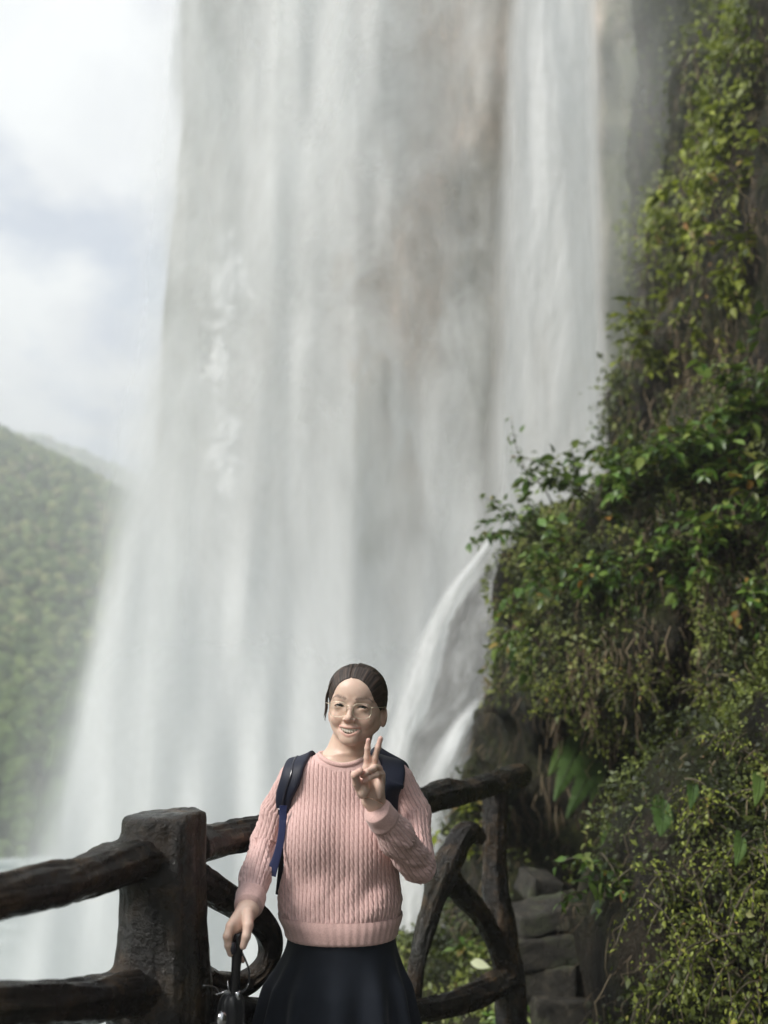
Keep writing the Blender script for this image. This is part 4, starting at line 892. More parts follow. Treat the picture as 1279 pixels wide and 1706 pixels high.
def f_body_fine(p):
    d = f_head(toL(p)); d = smin(d, f_neck(p), .018)
    d = smin(d, smax(f_torso(p, -.012), p[:, 2] - P(0, 1256, TY)[2], .01), .03)
    return d
print('head'); lo, hi = H0 + f32(-.13, -.08, -.23), H0 + f32(.13, .24, .14)
Vh, Fh = surface(f_body_fine, lo, hi, .0020, newton=2)
cut = Vh[:, 2] > lo[2] + .006
V1, F1 = surface(f_vhand, VW + [-.06, -.11, -.05], VW + [.06, .08, .21], .0019)
V2, F2 = surface(f_ghand, GW + [-.08, -.10, -.17], GW + [.05, .09, .06], .0019)
def f_body_coarse(p):
    d = f_torso(p, -.012)
    for A, r in ((RA, RAr), (LA, LAr)): d = smin(d, chain(p, A, [x - .012 for x in r], .02), .03)
    hipc = P(570, 1600, TY); hz = .80
    d = smin(d, s_ell(p, (hipc[0], TY + .01, hz - .02), (.115, .075, .12)), .03)
    for sx_ in (-1, 1):
        e = chain(p, [f32(hipc[0] + .062 * sx_, TY + .01, .74), f32(hipc[0] + .075 * sx_, TY, .44), f32(hipc[0] + .09 * sx_, TY + .03, .09)], [.060, .050, .036], .02)
        e = smin(e, s_cap(p, (hipc[0] + .09 * sx_, TY + .04, .05), (hipc[0] + .11 * sx_, TY - .13, .035), .036, .030), .03); d = smin(d, e, .03)
    return d
V3, F3 = surface(f_body_coarse, (-.45, 2.05, -.01), (.40, 2.75, 1.33), .012, newton=1)
# colours
SK = np.array([.73, .525, .415]); 
q = toL(Vh); x, y, z = q.T; ax = np.abs(x); c = np.tile(SK, (len(Vh), 1))
gs = lambda a, b, c_, ra, rb, rc: np.exp(-(((ax - a) / ra) ** 2 + ((y - b) / rb) ** 2 + ((z - c_) / rc) ** 2))
def blend(c, w, col): w = np.clip(w, 0, 1)[:, None]; return c * (1 - w) + np.array(col) * w
c = c * (1 + [.03, .07, .07] * fbm(q * 60, 3, 11)[:, None] + [.0, .05, .05] * fbm(q * 260, 2, 12)[:, None])
c = blend(c, .35 * gs(.040, .01, -.032, .018, .03, .014), (.68, .36, .29))
c = blend(c, .40 * gs(.0, -.02, -.030, .012, .02, .010), (.68, .40, .32))
c = blend(c, .40 * gs(.031, 0, -.010, .016, .03, .005), (.52, .34, .26))
c = blend(c, .5 * gs(.078, .088, -.015, .012, .03, .03), (.66, .32, .25))
zw, yw, tx = z - 8.5 * x * x - .004, y - 14 * x * x, np.clip(ax / .028, 0, 1)
ulw = np.exp(-(((zw + .0562 + .0050 * tx ** 2) / .0032) ** 4)); llw = np.exp(-(((zw + .0765 - .0130 * tx ** 2) / .0042) ** 4))
lip = np.maximum(ulw, llw) * (ax < .030) * (y < .02); c = blend(c, lip * .9, (.58, .30, .25))
inm = (yw > .0005) * (np.abs(zw + .0665) < .0085) * (ax < .028) * (y < .03); c = blend(c, inm * 1.0, (.05, .012, .012))
bz = .0205 + .0055 * np.clip((ax - .012) / .030, 0, 1) - 9.0 * np.clip(ax - .038, 0, 1) ** 2 * 4 - .0010
bw = .0046 * np.clip((ax - .010) / .006, 0, 1) * np.clip((.056 - ax) / .022, 0, 1) ** .7
brow = np.exp(-((z - bz) / np.maximum(bw, 1e-4)) ** 2) * (ax > .011) * (ax < .056) * (y < .05)
brow *= .75 + .35 * vnoise(np.stack([x * 700, z * 900 + x * 300, 0 * x], 1), 4); c = blend(c, np.clip(brow * 1.3, 0, .92), (.060, .040, .030))
lash = np.exp(-((z - (.0042 - 20 * (ax - .0308) ** 2)) / .0013) ** 2) * (np.abs(ax - .0308) < .0150) * (y < .02); c = blend(c, lash * .85, (.03, .018, .014))
lash2 = np.exp(-((z - (-.0032 - 12 * (ax - .0308) ** 2)) / .0010) ** 2) * (np.abs(ax - .0308) < .0130) * (y < .02); c = blend(c, lash2 * .35, (.14, .07, .05))
sc_ = np.exp(-((z - 7 * 0) / .02) ** 2) * 0
ch = c
hc = lambda V_: np.tile(np.array([.73, .52, .42]), (len(V_), 1)) * (1 + .06 * fbm(V_ * 70, 3, 21)[:, None])
cv = hc(V1)
for tip in (P(613.6, 1233.5, 2.156), P(633.8, 1230.5, 2.158), P(600, 1284.5, 2.118), P(604, 1292.5, 2.137), P(606, 1301.5, 2.140)):
    cv = blend(cv, .6 * np.exp(-(np.linalg.norm(V1 - tip, axis=1) / .014) ** 2), (.62, .28, .25))
# palm creases
def line_w(V_, a, b, r): return np.exp(-((s_cap(V_, a, b, 0, 0)) / r) ** 2)
for a, b in (((598, 1312, 2.15), (606, 1330, 2.17)), ((612, 1300, 2.155), (608, 1322, 2.155)), ((604, 1308, 2.14), (628, 1304, 2.16))):
    cv = blend(cv, .4 * line_w(V1, P(*a), P(*b), .004), (.36, .18, .13))
cg = hc(V2)
mb_v = [Vh, V1, V2, V3]; mb_f = [Fh, F1, F2, F3]; off = 0; FF = []
for v_, f_ in zip(mb_v, mb_f): FF.append(f_ + off); off += len(v_)
VV = np.vstack(mb_v); FF = np.vstack(FF); CC = np.vstack([ch, cv, cg, np.tile(SK, (len(V3), 1))])
m = NT('skin'); col = m.attr('col', 'Color'); g = m.geo()
m.pbr(m.mix(.25, col, m.ramp(m.noise(g, 90, 4, .6), (.35, (.62, .43, .34)), (.65, (.78, .59, .50)))), m.rng(m.noise(g, 300, 2), .3, .7, .36, .48), m.bump(m.noise(g, 900, 3, .6), .12, .002), spec=.45, Subsurface_Weight=.18, Subsurface_Scale=.012, Subsurface_Radius=(1.0, .35, .2)); SKIN = m.m
me = mesh_np('body', VV, FF); attr_c(me, 'col', CC); obj('body', me, SKIN, me_root)

# eyes
def uvs(n=24, k=16):
    th = np.linspace(0, math.pi, k + 1); ph = np.arange(n) / n * 2 * math.pi
    V_ = np.stack([np.outer(np.sin(th), np.cos(ph)), np.outer(np.sin(th), np.sin(ph)), np.outer(np.cos(th), np.ones(n))], -1).reshape(-1, 3)
    i = np.arange(k)[:, None] * n; j = np.arange(n)[None]; F_ = np.stack([i + j, i + n + j, i + n + (j + 1) % n, i + (j + 1) % n], -1).reshape(-1, 4); return V_, F_
ev, ef = uvs(40, 30)
m = NT('eye'); m.pbr(m.attr('col', 'Color'), .12, spec=.6); EM = m.m
for s_ in (-1, 1):
    c0 = toW([.0306 * s_, .0132, -.0002]); tgt = np.array([0, 0, CAM_H]) - c0; tgt /= np.linalg.norm(tgt)
    me = mesh_np('eyeball', c0 + ev * .0124, ef); dt = ev @ tgt
    cc = np.where((dt > .88)[:, None], [.030, .016, .010], [.74, .70, .66]); cc = np.where((dt > .975)[:, None], [.006, .005, .005], cc); attr_c(me, 'col', cc); obj('eyeball', me, EM, me_root)
    # upper lash line
    pts = [toW([s_ * (.0308 + t), .0020 + 16 * t * t - (.0024 if abs(t) < .012 else .0012), .0036 - 24 * t * t]) for t in (-.0135, -.009, -.0045, 0, .0045, .009, .0140)]
    v, f, _ = tube(pts, [.0006, .0011, .0013, .0014, .0013, .0012, .0005], 6, .001); mb = MB(); mb.add(v, f)
    m2 = NT('lash'); m2.pbr((.006, .004, .004, 1), .7, spec=.1); obj('eyelash', mb.mesh('eyelash'), m2.m, me_root)
# teeth
m = NT('teeth'); m.pbr((.78, .73, .63, 1), .3, spec=.5); TM = m.m
for k in range(8):
    xx = (k - 3.5) * .0062; w = .0034 if k in (3, 4) else .0032; mb = MB(); v, f = uvs(12, 8); v = np.sign(v) * np.abs(v) ** .6
    zc = -.0595 + 8.5 * xx * xx; hh = .0068 - 2.2 * abs(xx) * .04; mb.add(toW(np.stack([xx + v[:, 0] * w, -.0025 + 14 * xx * xx + v[:, 1] * .0024, zc + v[:, 2] * hh], 1)), f); obj('tooth', mb.mesh('tooth'), TM, me_root)

# ---------- hair pulled back
def f_hair(p):
    q = toL(p); x, y, z = q.T; ax = np.abs(x)
    an = np.arctan2(x, z - .0 + .0 * y + .02)       # strands run from the hairline over the head to the knot
    d = s_ell(q, (0, .093, .020), (.0778, .0945, .0885))
    d = smin(d, s_ell(q, (0, .060, .046), (.0690, .062, .0560)), .03)
    d = smin(d, s_ell(q, (0, .185, -.010), (.040, .036, .042)), .015)        # knot
    part = np.exp(-((x + .006) / .004) ** 2) * np.clip(z - .06, 0, 1) * 60 * np.clip((.09 - y) / .05, 0, 1); d = d + .0030 * np.clip(part, 0, 1)
    ar = np.hypot(x, z + .02) * 1.0
    d = d - (.0007 * vnoise(np.stack([an * 11, y * 6, 0 * x], 1), 31) + .0005 * vnoise(np.stack([an * 42, y * 9, 0 * x + 4], 1), 33)) 
    face = s_ell(q, (.001, -.030, -.020), (.0685, .098, .0985)); face = smin(face, s_ell(np.stack([ax, y, z], 1), (.052, .02, -.05), (.03, .055, .06)), .02)
    d = smax(d, -face, .004)
    ear = s_ell(np.stack([ax, y, z], 1), (.082, .085, -.024), (.030, .030, .030)); d = smax(d, -ear, .006)
    neck = np.maximum(-(z + .055 - .25 * (y - .09)), -1); d = smax(d, neck, .01)
    return d
Vx, Fx = surface(f_hair, H0 + f32(-.13, -.06, -.12), H0 + f32(.13, .27, .15), .0021, newton=2)
q = toL(Vx); an = np.arctan2(q[:, 0], q[:, 2] + .02)
me = mesh_np('hair', Vx, Fx); attr_f(me, 'rnd', .5 + .5 * vnoise(np.stack([an * 48, q[:, 1] * 5, 0 * an], 1), 35)); a = me.attributes.new('flow', 'FLOAT_VECTOR', 'POINT'); a.data.foreach_set('vector', np.stack([an * 20, q[:, 1] * 5, 0 * an], 1).astype(np.float32).ravel())
m = NT('hair'); hf = m.noise(m.attr('flow', 'Vector'), 1.6, 4, .7)
m.pbr(m.mix(m.rng(hf, .42, .72, 0, 1), (.007, .0055, .005, 1), (.15, .10, .075, 1)), m.rng(hf, .3, .7, .42, .62), m.bump(hf, .8, .0022), spec=.45); HMt = m.m  # brown streaks are highlights painted into the dark hair colour
obj('hair', me, HMt, me_root)
# loose strands by the temple and around the hairline
mb = MB(); rr_ = np.random.default_rng(5)
def strand(pts, r): v, f, _ = tube([toW(a) for a in pts], [r, r * .9, r * .8, r * .3][:len(pts)], 4, .006); mb.add(v, f, rr_.random())
for k in range(18):
    j = rr_.normal(0, .0022, 3); strand([np.array([-.060, .030, .060]) + j * 1.5, np.array([-.0755, .045, .022]) + j, np.array([-.0760, .050, -.010]) + j, np.array([-.0765 - .003 * rr_.random(), .050, -.026 - .018 * rr_.random()]) + j], .0009)
for k in range(14):
    j = rr_.normal(0, .002, 3); strand([np.array([.058, .035, .060]) + j * 1.5, np.array([.071, .055, .025]) + j, np.array([.0735, .066, .004]) + j, np.array([.0740, .075, -.006]) + j], .0008)
for k in range(420):                                    # fine hairs from the hairline backward, both sides of the parting
    sgn = -1 if k % 2 else 1; a0 = rr_.uniform(.02, 1.35) * sgn; ra = .0690 + rr_.normal(0, .0012)
    pts = []
    for t in (-.03, .33, .66, 1):
        yy = .004 + .015 * abs(a0) + t * .105; aa = a0 * (1 + .10 * t); zz0 = .020
        rx_, rz_ = .0788 + rr_.normal(0, .0005), .0902 + rr_.normal(0, .0005); s2 = math.sqrt(max(.05, 1 - ((yy - .093) / .0962) ** 2)); 
        pts.append([rx_ * s2 * math.sin(aa) + (-.005 if abs(a0) < .2 else 0), yy, .020 + rz_ * s2 * math.cos(aa)])
    pw = toW(np.array(pts)).astype(np.float32)
    for _ in range(3):
        s0 = f_hair(pw); gq = np.stack([f_hair(pw + f32(*dv)) - s0 for dv in ((.001, 0, 0), (0, .001, 0), (0, 0, .001))], 1); gq /= np.maximum(np.linalg.norm(gq, axis=1), 1e-6)[:, None]; pw = (pw - (s0 - .0004)[:, None] * gq).astype(np.float32)
    v, f, _ = tube(pw.astype(float), [.0007, .0007, .0007, .0003], 4, .006); mb.add(v, f, rr_.random())
m = NT('hair_strand'); m.pbr(m.ramp(m.attr('rnd'), (0, (.006, .005, .004)), (.6, (.035, .024, .018)), (1, (.20, .14, .10))), .45); me = mb.mesh('loose_hair'); o = obj('loose_hair', me, m.m, me_root); o['kind'] = 'stuff'  # random strand tones; the palest ones add to the painted hair highlights

# ---------- glasses
m = NT('gold_wire'); m.pbr((.74, .66, .52, 1), .4, Metallic=.9); GOLD = m.m
m = NT('lens_glass'); fr = m.n('ShaderNodeValue'); fr.outputs[0].default_value = .05; tr = m.n('ShaderNodeBsdfTransparent'); tr.inputs[0].default_value = (.99, .985, .965, 1); gl = m.n('ShaderNodeBsdfGlossy'); gl.inputs['Roughness'].default_value = .03
x_ = m.n('ShaderNodeMixShader'); m.l(fr.outputs[0], x_.inputs[0]); m.l(tr.outputs[0], x_.inputs[1]); m.l(gl.outputs[0], x_.inputs[2]); m.l(x_.outputs[0], m.out.inputs[0]); LENS = m.m
def rim_pts(s, n=40):
    a = np.linspace(0, 2 * math.pi, n, endpoint=False); ex = 2 / 2.45
    X = np.sign(np.cos(a)) * np.abs(np.cos(a)) ** ex * .0240; Z = np.sign(np.sin(a)) * np.abs(np.sin(a)) ** ex * .0195
    X = X * (1 + .06 * Z / .02); xc = .0320 * s; xx = xc + X
    return np.stack([xx, -.0140 + 3.2 * xx * xx, -.0085 + Z], 1)
def closed_tube(pts, r, sides=6):
    n = len(pts); T = np.roll(pts, -1, 0) - np.roll(pts, 1, 0); T /= np.linalg.norm(T, axis=1)[:, None]; N_ = np.cross(T, [0, 1, 0]); N_ /= np.linalg.norm(N_, axis=1)[:, None]; Bn = np.cross(T, N_)
    a = np.arange(sides) / sides * 2 * math.pi; V_ = (pts[:, None] + r * (np.cos(a)[None, :, None] * N_[:, None] + np.sin(a)[None, :, None] * Bn[:, None])).reshape(-1, 3)
    i = np.arange(n)[:, None] * sides; i2 = ((np.arange(n) + 1) % n)[:, None] * sides; j = np.arange(sides)[None]; jn = (j + 1) % sides; return V_, np.stack([i + j, i + jn, i2 + jn, i2 + j], -1).reshape(-1, 4)
mb = MB(); pts = [toW(a) for a in ([-.0085, -.0145, -.001], [-.004, -.0165, .003], [.004, -.0165, .003], [.0085, -.0145, -.001])]; v, f, _ = tube(pts, [.0010] * 4, 6, .002); mb.add(v, f)
gl_o = obj('glasses', mb.mesh('glasses'), GOLD, me_root)
for s_ in (-1, 1):
    rp = rim_pts(s_); v, f = closed_tube(toW(rp), .00075); mb = MB(); mb.add(v, f); obj('rim', mb.mesh('rim'), GOLD, gl_o)
    vv = np.vstack([toW(rp + [0, .0003, 0]), toW([[.032 * s_, -.0140 + 3.2 * .032 ** 2 - .0012, -.0085]])]); n = len(rp); k = np.arange(n)
    obj('lens', mesh_np('lens', vv, np.stack([k, (k + 1) % n, np.full(n, n)], 1)), LENS, gl_o)
    tpl = [[.0555 * s_, -.0035, .002], [.0640 * s_, .003, .004], [.0745 * s_, .030, .003], [.0785 * s_, .075, .002], [.078 * s_, .098, -.010]]
    v, f, _ = tube([toW(a) for a in tpl], [.0009] * 5, 6, .004); mb = MB(); mb.add(v, f); obj('temple', mb.mesh('temple'), GOLD, gl_o)
    v, f, _ = tube([toW(a) for a in ([.0085 * s_, -.0135, -.004], [.0075 * s_, -.0085, -.008], [.0085 * s_, -.0075, -.014])], [.0007, .0012, .0010], 5, .002); mb = MB(); mb.add(v, f); obj('nose_pad', mb.mesh('nose_pad'), GOLD, gl_o)

# ---------- sweater
def f_sw0(p):                                    # the sweater before the neck is cut out
    d = f_torso(p); b = s_ell(p, P(524, 1398, TY - .062), (.072, .054, .074)); b = smin(b, s_ell(p, P(616, 1400, TY - .062), (.072, .054, .074)), .04); d = smin(d, b, .05)
    sh = smin(s_cap(p, NB + [-.045, .0, -.030], RA[0] + f32(.008, 0, -.003), .034, .048), s_cap(p, NB + [.048, .0, -.030], LA[0] + f32(-.008, 0, -.003), .034, .050), .01); return smin(d, sh, .035)
def f_sweater(p):
    d = f_torso(p)
    b = s_ell(p, P(524, 1398, TY - .062), (.072, .054, .074)); b = smin(b, s_ell(p, P(616, 1400, TY - .062), (.072, .054, .074)), .04); d = smin(d, b, .05)
    sh = smin(s_cap(p, NB + [-.045, .0, -.030], RA[0] + f32(.008, 0, -.003), .034, .048), s_cap(p, NB + [.048, .0, -.030], LA[0] + f32(-.008, 0, -.003), .034, .050), .01); d = smin(d, sh, .035)
    r_ = chain(p, RA[:3], RAr[:3], .02); r_ = smin(r_, chain(p, RA[2:], RAr[2:], .02), .015)
    l_ = chain(p, LA[:3], LAr[:3], .02); l_ = smin(l_, chain(p, LA[2:], LAr[2:], .02), .012)
    d = smin(d, r_, .006); d = smin(d, chain(p, LA[:3], LAr[:3], .02), .008); d = smin(d, chain(p, LA[2:], LAr[2:], .02), .004)
    nk = s_ell(p, NB + [.000, -.022, .036], (.073, .082, .060)); d = smax(d, -nk, .006)
    return d
def plane_d(p, c, n): n = np.asarray(n, float); n = n / np.linalg.norm(n); return (p - c) @ n
rn, ln = RA[4] - RA[3], LA[4] - LA[3]
zh = P(0, 1577, TY - .125)[2]                              # hem height
def f_sw(p):
    d = f_sweater(p)
    far_r = np.linalg.norm(p - RA[4], axis=1) < .09; far_l = np.linalg.norm(p - LA[4], axis=1) < .09
    d = np.where(far_r, smax(d, plane_d(p, RA[4] + .012 * rn / np.linalg.norm(rn), rn), .004), d); d = np.where(far_l, smax(d, plane_d(p, LA[4] + .010 * ln / np.linalg.norm(ln), ln), .004), d)
    return smax(d, zh - p[:, 2], .005)
print('sweater'); Vs, Fs = surface(f_sw, (-.40, 2.08, zh - .02), (.20, 2.62, 1.40), .0021, newton=2)
Vs = Vs.astype(np.float64); Ns = vnormals(Vs, Fs)
def arm_uv(V_, A):
    """arc length along the arm and angle around it"""
    best = np.full(len(V_), 9e9); vv = np.zeros(len(V_)); uu = np.zeros(len(V_)); L0 = 0; ref = f32(0, -1, 0); rad = np.zeros(len(V_))
    for a, b in zip(A[:-1], A[1:]):
        ba = b - a; L = np.linalg.norm(ba); ax_ = ba / L; t = ((V_ - a) @ ax_); tc_ = np.clip(t, 0, L); q = V_ - a - tc_[:, None] * ax_; dd = np.linalg.norm(q, axis=1)
        r1 = ref - ax_ * (ref @ ax_); r1 /= np.linalg.norm(r1); r2 = np.cross(ax_, r1); an = np.arctan2(q @ r2, q @ r1)
        mk = dd < best; best[mk] = dd[mk]; vv[mk] = (L0 + np.clip(t, -.05, L + .05))[mk]; uu[mk] = an[mk]; rad[mk] = dd[mk]; L0 += L; ref = r1
    return uu, vv, best, L0
ur, vr, dr_, Lr = arm_uv(Vs, RA); ul_, vl, dl_, Ll = arm_uv(Vs, LA)
dt_ = f_sw0(Vs.astype(np.float32)); dr2 = chain(Vs.astype(np.float32), RA, RAr, .01); dl2 = chain(Vs.astype(np.float32), LA, LAr, .01)
reg = np.argmin(np.stack([np.abs(dt_) * .9 + np.maximum(dt_, 0) * .5, np.abs(dr2), np.abs(dl2)], 1), axis=1)
dsrt = np.sort(np.stack([np.abs(dt_) * .9 + np.maximum(dt_, 0) * .5, np.abs(dr2), np.abs(dl2)], 1), axis=1); seamw = np.clip((dsrt[:, 1] - dsrt[:, 0]) / .006, 0, 1)
reg[Vs[:, 2] < zh + .05] = 0; PER = .0122
cxv = np.interp(Vs[:, 2], zf, fcx); rxv = np.interp(Vs[:, 2], zf, frx); an = np.arctan2(Vs[:, 0] - cxv, -(Vs[:, 1] - TY) * 1.45)
u_t = np.arcsin(np.clip((Vs[:, 0] - fcx.mean()) / .185, -1, 1)) * .185 / PER; v_t = Vs[:, 2]
u = np.where(reg == 0, u_t, np.where(reg == 1, ur * .042 / PER, ul_ * .045 / PER)); v = np.where(reg == 0, v_t, np.where(reg == 1, vr, vl))
u = u + .12 * vnoise(np.stack([v * 14, u * .6, 0 * u], 1), 903)
# broad folds first
fold = np.zeros(len(Vs))
t0 = reg == 0
dg = np.stack([(Vs[:, 0] * 1.0 - Vs[:, 2] * .75) * 11, (Vs[:, 0] * .75 + Vs[:, 2]) * 3.2, Vs[:, 1] * 3], 1)
wl = np.clip((1.10 - Vs[:, 2]) / .10, 0, 1) * np.clip((Vs[:, 2] - (zh + .05)) / .03, 0, 1)
fold += t0 * wl * (fbm(dg, 2, 911) * .0135 + np.maximum(0, vnoise(dg * 1.8, 915)) * .005)
dg2 = np.stack([(Vs[:, 0] * 1.0 + Vs[:, 2] * .8) * 10, (Vs[:, 0] * .8 - Vs[:, 2]) * 3, Vs[:, 1] * 3], 1)
fold += t0 * fbm(dg2, 2, 917) * .0025
fold += t0 * .0045 * np.clip(((zh + .085) - Vs[:, 2]) / .03, 0, 1) * np.clip((Vs[:, 2] - (zh + .052)) / .012, 0, 1) * vnoise(np.stack([an * 9, Vs[:, 2] * 12, 0 * an], 1), 919)
for rg, uu_, vv_, Lx, sd2 in ((1, ur, vr, Lr, 921), (2, ul_, vl, Ll, 931)):
    mk = reg == rg; el = np.exp(-((vv_ - Lx * (.52 if rg == 1 else .60)) / .085) ** 2) + .55 * np.clip((vv_ - Lx * .62) / .08, 0, 1) * np.clip((Lx - .02 - vv_) / .03, 0, 1)
    q3 = np.stack([vv_ * 34 + np.cos(uu_) * 1.1 + np.sin(uu_ + 1) * .9, np.cos(uu_) * 1.2, np.sin(uu_) * 1.2], 1); fo = fbm(q3, 2, sd2) * .0065
    q4 = np.stack([vv_ * 9, np.cos(uu_) * 2.2, np.sin(uu_) * 2.2], 1); fo = fo * (.25 + el) + fbm(q4, 2, sd2 + 5) * .0035; fold += mk * fo * np.clip((Lx + .0 - vv_) / .03, .15, 1)
fold *= np.clip((Vs[:, 2] - (zh + .040)) / .02, 0, 1)
# knit relief
fr_ = u - np.floor(u); e_ = np.minimum(fr_, 1 - fr_); col_i = np.floor(u)
groove = -np.exp(-(e_ / .15) ** 2) * .00155
ph = 2 * math.pi * (v / .0210) + col_i * 2.4; cab = (np.sin(ph + (fr_ - .5) * 7.5) * .00115) * np.clip(e_ / .2, 0, 1)
plain = (np.mod(col_i, 2) == 1); cab = np.where(plain, cab * .35, cab) 
rnd_prof = np.sqrt(np.clip(1 - ((fr_ - .5) / .5) ** 2, 0, 1)) * .0009
band = np.where(reg == 0, np.clip((Vs[:, 2] - (zh + .047)) / .006, 0, 1), np.where(reg == 1, np.clip((Lr - .030 - vr) / .008, 0, 1), np.clip((Ll - .030 - vl) / .008, 0, 1)))
nk_d = s_ell(Vs.astype(np.float32), NB + [.000, -.022, .036], (.073, .082, .060)); band = band * np.clip((nk_d - .015) / .004, 0, 1)
Vd = Vs + Ns * (fold + (groove + cab + rnd_prof) * band * seamw)[:, None]
me = mesh_np('sweater', Vd, Fs); attr_f(me, 'band', band); attr_f(me, 'grv', band * seamw)
a = me.attributes.new('flow', 'FLOAT_VECTOR', 'POINT'); a.data.foreach_set('vector', np.stack([u, v / .0052, 0 * u], 1).astype(np.float32).ravel())
m = NT('pink_knit'); fl = m.attr('flow', 'Vector'); sp = m.n('ShaderNodeSeparateXYZ'); m.l(fl, sp.inputs[0]); g = m.geo()
rib = m.math('SINE', m.math('MULTIPLY', sp.outputs[0], 25.13)); pur = m.math('SINE', m.math('MULTIPLY', sp.outputs[1], 12.57))
frc = m.math('FRACT', sp.outputs[0]); ed = m.math('MINIMUM', frc, m.math('SUBTRACT', 1.0, frc)); gv = m.math('MULTIPLY', m.rng(ed, 0, .13, 1, 0), m.attr('grv'))
h = m.math('ADD', m.math('MULTIPLY', rib, .5), m.math('MULTIPLY', pur, .35)); h = m.math('ADD', h, m.math('MULTIPLY', m.noise(g, 700, 3, .6), 1.2))
base = m.mix(m.rng(m.noise(g, 260, 3, .7), .3, .7, 0, 1), (.68, .43, .40, 1), (.85, .60, .555, 1)); base = m.mix(m.math('MULTIPLY', gv, .62), base, (.34, .18, .16, 1))  # knit grooves darkened in the colour too, standing in for their shade
m.pbr(base, .92, m.bump(m.math('SUBTRACT', h, m.math('MULTIPLY', gv, 1.5)), .5, .0016), spec=.12, Sheen_Weight=.35, Sheen_Roughness=.5); KN = m.m
obj('sweater', me, KN, me_root)
# collar ring and inner shirt edge
nc = NB + [.000, -.022, .036]; a = np.linspace(0, 2 * math.pi, 72, endpoint=False)
def ringpts(k, dz=0):
    out_ = []
    for t in a:
        ph_ = np.linspace(-1.5, .9, 120); q = np.stack([.073 * k * np.cos(ph_) * math.cos(t), .082 * k * np.cos(ph_) * math.sin(t), .060 * k * np.sin(ph_)], 1) + nc
        s_ = f_sw0(q.astype(np.float32)); i_ = np.where((s_[:-1] < 0) & (s_[1:] >= 0))[0]; i0 = i_[-1] if len(i_) else 60
        out_.append(q[i0] + [0, 0, dz])
    o_ = np.array(out_); 
    for _ in range(4): o_ = (np.roll(o_, 1, 0) + o_ * 2 + np.roll(o_, -1, 0)) / 4
    return o_
m = NT('pink_rib'); g = m.geo(); m.pbr(m.mix(m.rng(m.noise(g, 300, 3), .3, .7, 0, 1), (.64, .41, .375, 1), (.79, .54, .495, 1)), .9, m.bump(m.noise(g, 500, 2), .4, .002), spec=.12, Sheen_Weight=.3); RB = m.m
mb = MB(); v, f = closed_tube(ringpts(1.0), .0062, 10); mb.add(v, f); obj('collar', mb.mesh('collar'), RB, me_root)
m = NT('cream_edge'); m.pbr((.72, .60, .48, 1), .8); mb = MB(); v, f = closed_tube(ringpts(.92, .0005), .0018, 6); mb.add(v, f); obj('undershirt_edge', mb.mesh('undershirt_edge'), m.m, me_root)
# cuffs
for A, r in ((RA, .0345), (LA, .0350)):
    d_ = A[4] - A[3]; d_ = d_ / np.linalg.norm(d_); v, f, _ = tube([A[4] - d_ * .030, A[4] - d_ * .014, A[4] + d_ * .004, A[4] + d_ * .0125], [r + .0030, r + .0018, r + .0008, r - .0005], 40, .003, lambda L, an_, rr_: .0005 * np.sin(an_ * 46) + .0008 * vnoise(np.stack([np.cos(an_) * 2, np.sin(an_) * 2, L * 60], 1), 3)); mb = MB(); mb.add(v, f); obj('cuff', mb.mesh('cuff'), RB, me_root)
# hem band
zb0 = zh; nb = 220; tb = np.linspace(0, 2 * math.pi, nb, endpoint=False); zz_ = np.linspace(zh - .004, zh + .050, 14); Vb = []
for z_ in zz_:
    rx_, ry_, cx_ = np.interp(z_, zf, frx), np.interp(z_, zf, fdp), np.interp(z_, zf, fcx); t_ = (z_ - zh) / .05; k = .0035 + .0016 * math.sin(math.pi * np.clip(t_, 0, 1)) - (.003 if z_ < zh else 0)
    ct, st_ = np.cos(tb), np.sin(tb); rr2 = 1 / (np.abs(ct) ** 2.3 + np.abs(st_) ** 2.3) ** (1 / 2.3); wv = .0007 * np.sin(tb * 170) + .0012 * vnoise(np.stack([np.cos(tb) * 4, np.sin(tb) * 4, 0 * tb + z_ * 20], 1), 8)
    Vb.append(np.stack([cx_ + (rx_ + k + wv) * ct * rr2, TY + (ry_ + k + wv) * st_ * rr2, z_ + 0 * tb], 1))
Vb = np.vstack(Vb); i = np.arange(13)[:, None] * nb; j = np.arange(nb)[None]; Fb = np.stack([i + j, i + (j + 1) % nb, i + nb + (j + 1) % nb, i + nb + j], -1).reshape(-1, 4); mb = MB(); mb.add(Vb, Fb); obj('hem', mb.mesh('hem'), RB, me_root)

# bracelet
m = NT('rose_gold'); m.pbr((.80, .55, .42, 1), .25, Metallic=.9); bc = P(619, 1333, 2.196); axv = np.array([.30, .25, .92]); axv /= np.linalg.norm(axv); e1 = np.cross(axv, [0, 1, 0]); e1 /= np.linalg.norm(e1); e2 = np.cross(axv, e1)
pts = np.array([bc + .0285 * math.cos(t) * e1 + .0225 * math.sin(t) * e2 for t in np.linspace(0, 2 * math.pi, 40, endpoint=False)]); v, f = closed_tube(pts, .0011); mb = MB(); mb.add(v, f); obj('bracelet', mb.mesh('bracelet'), m.m, me_root)

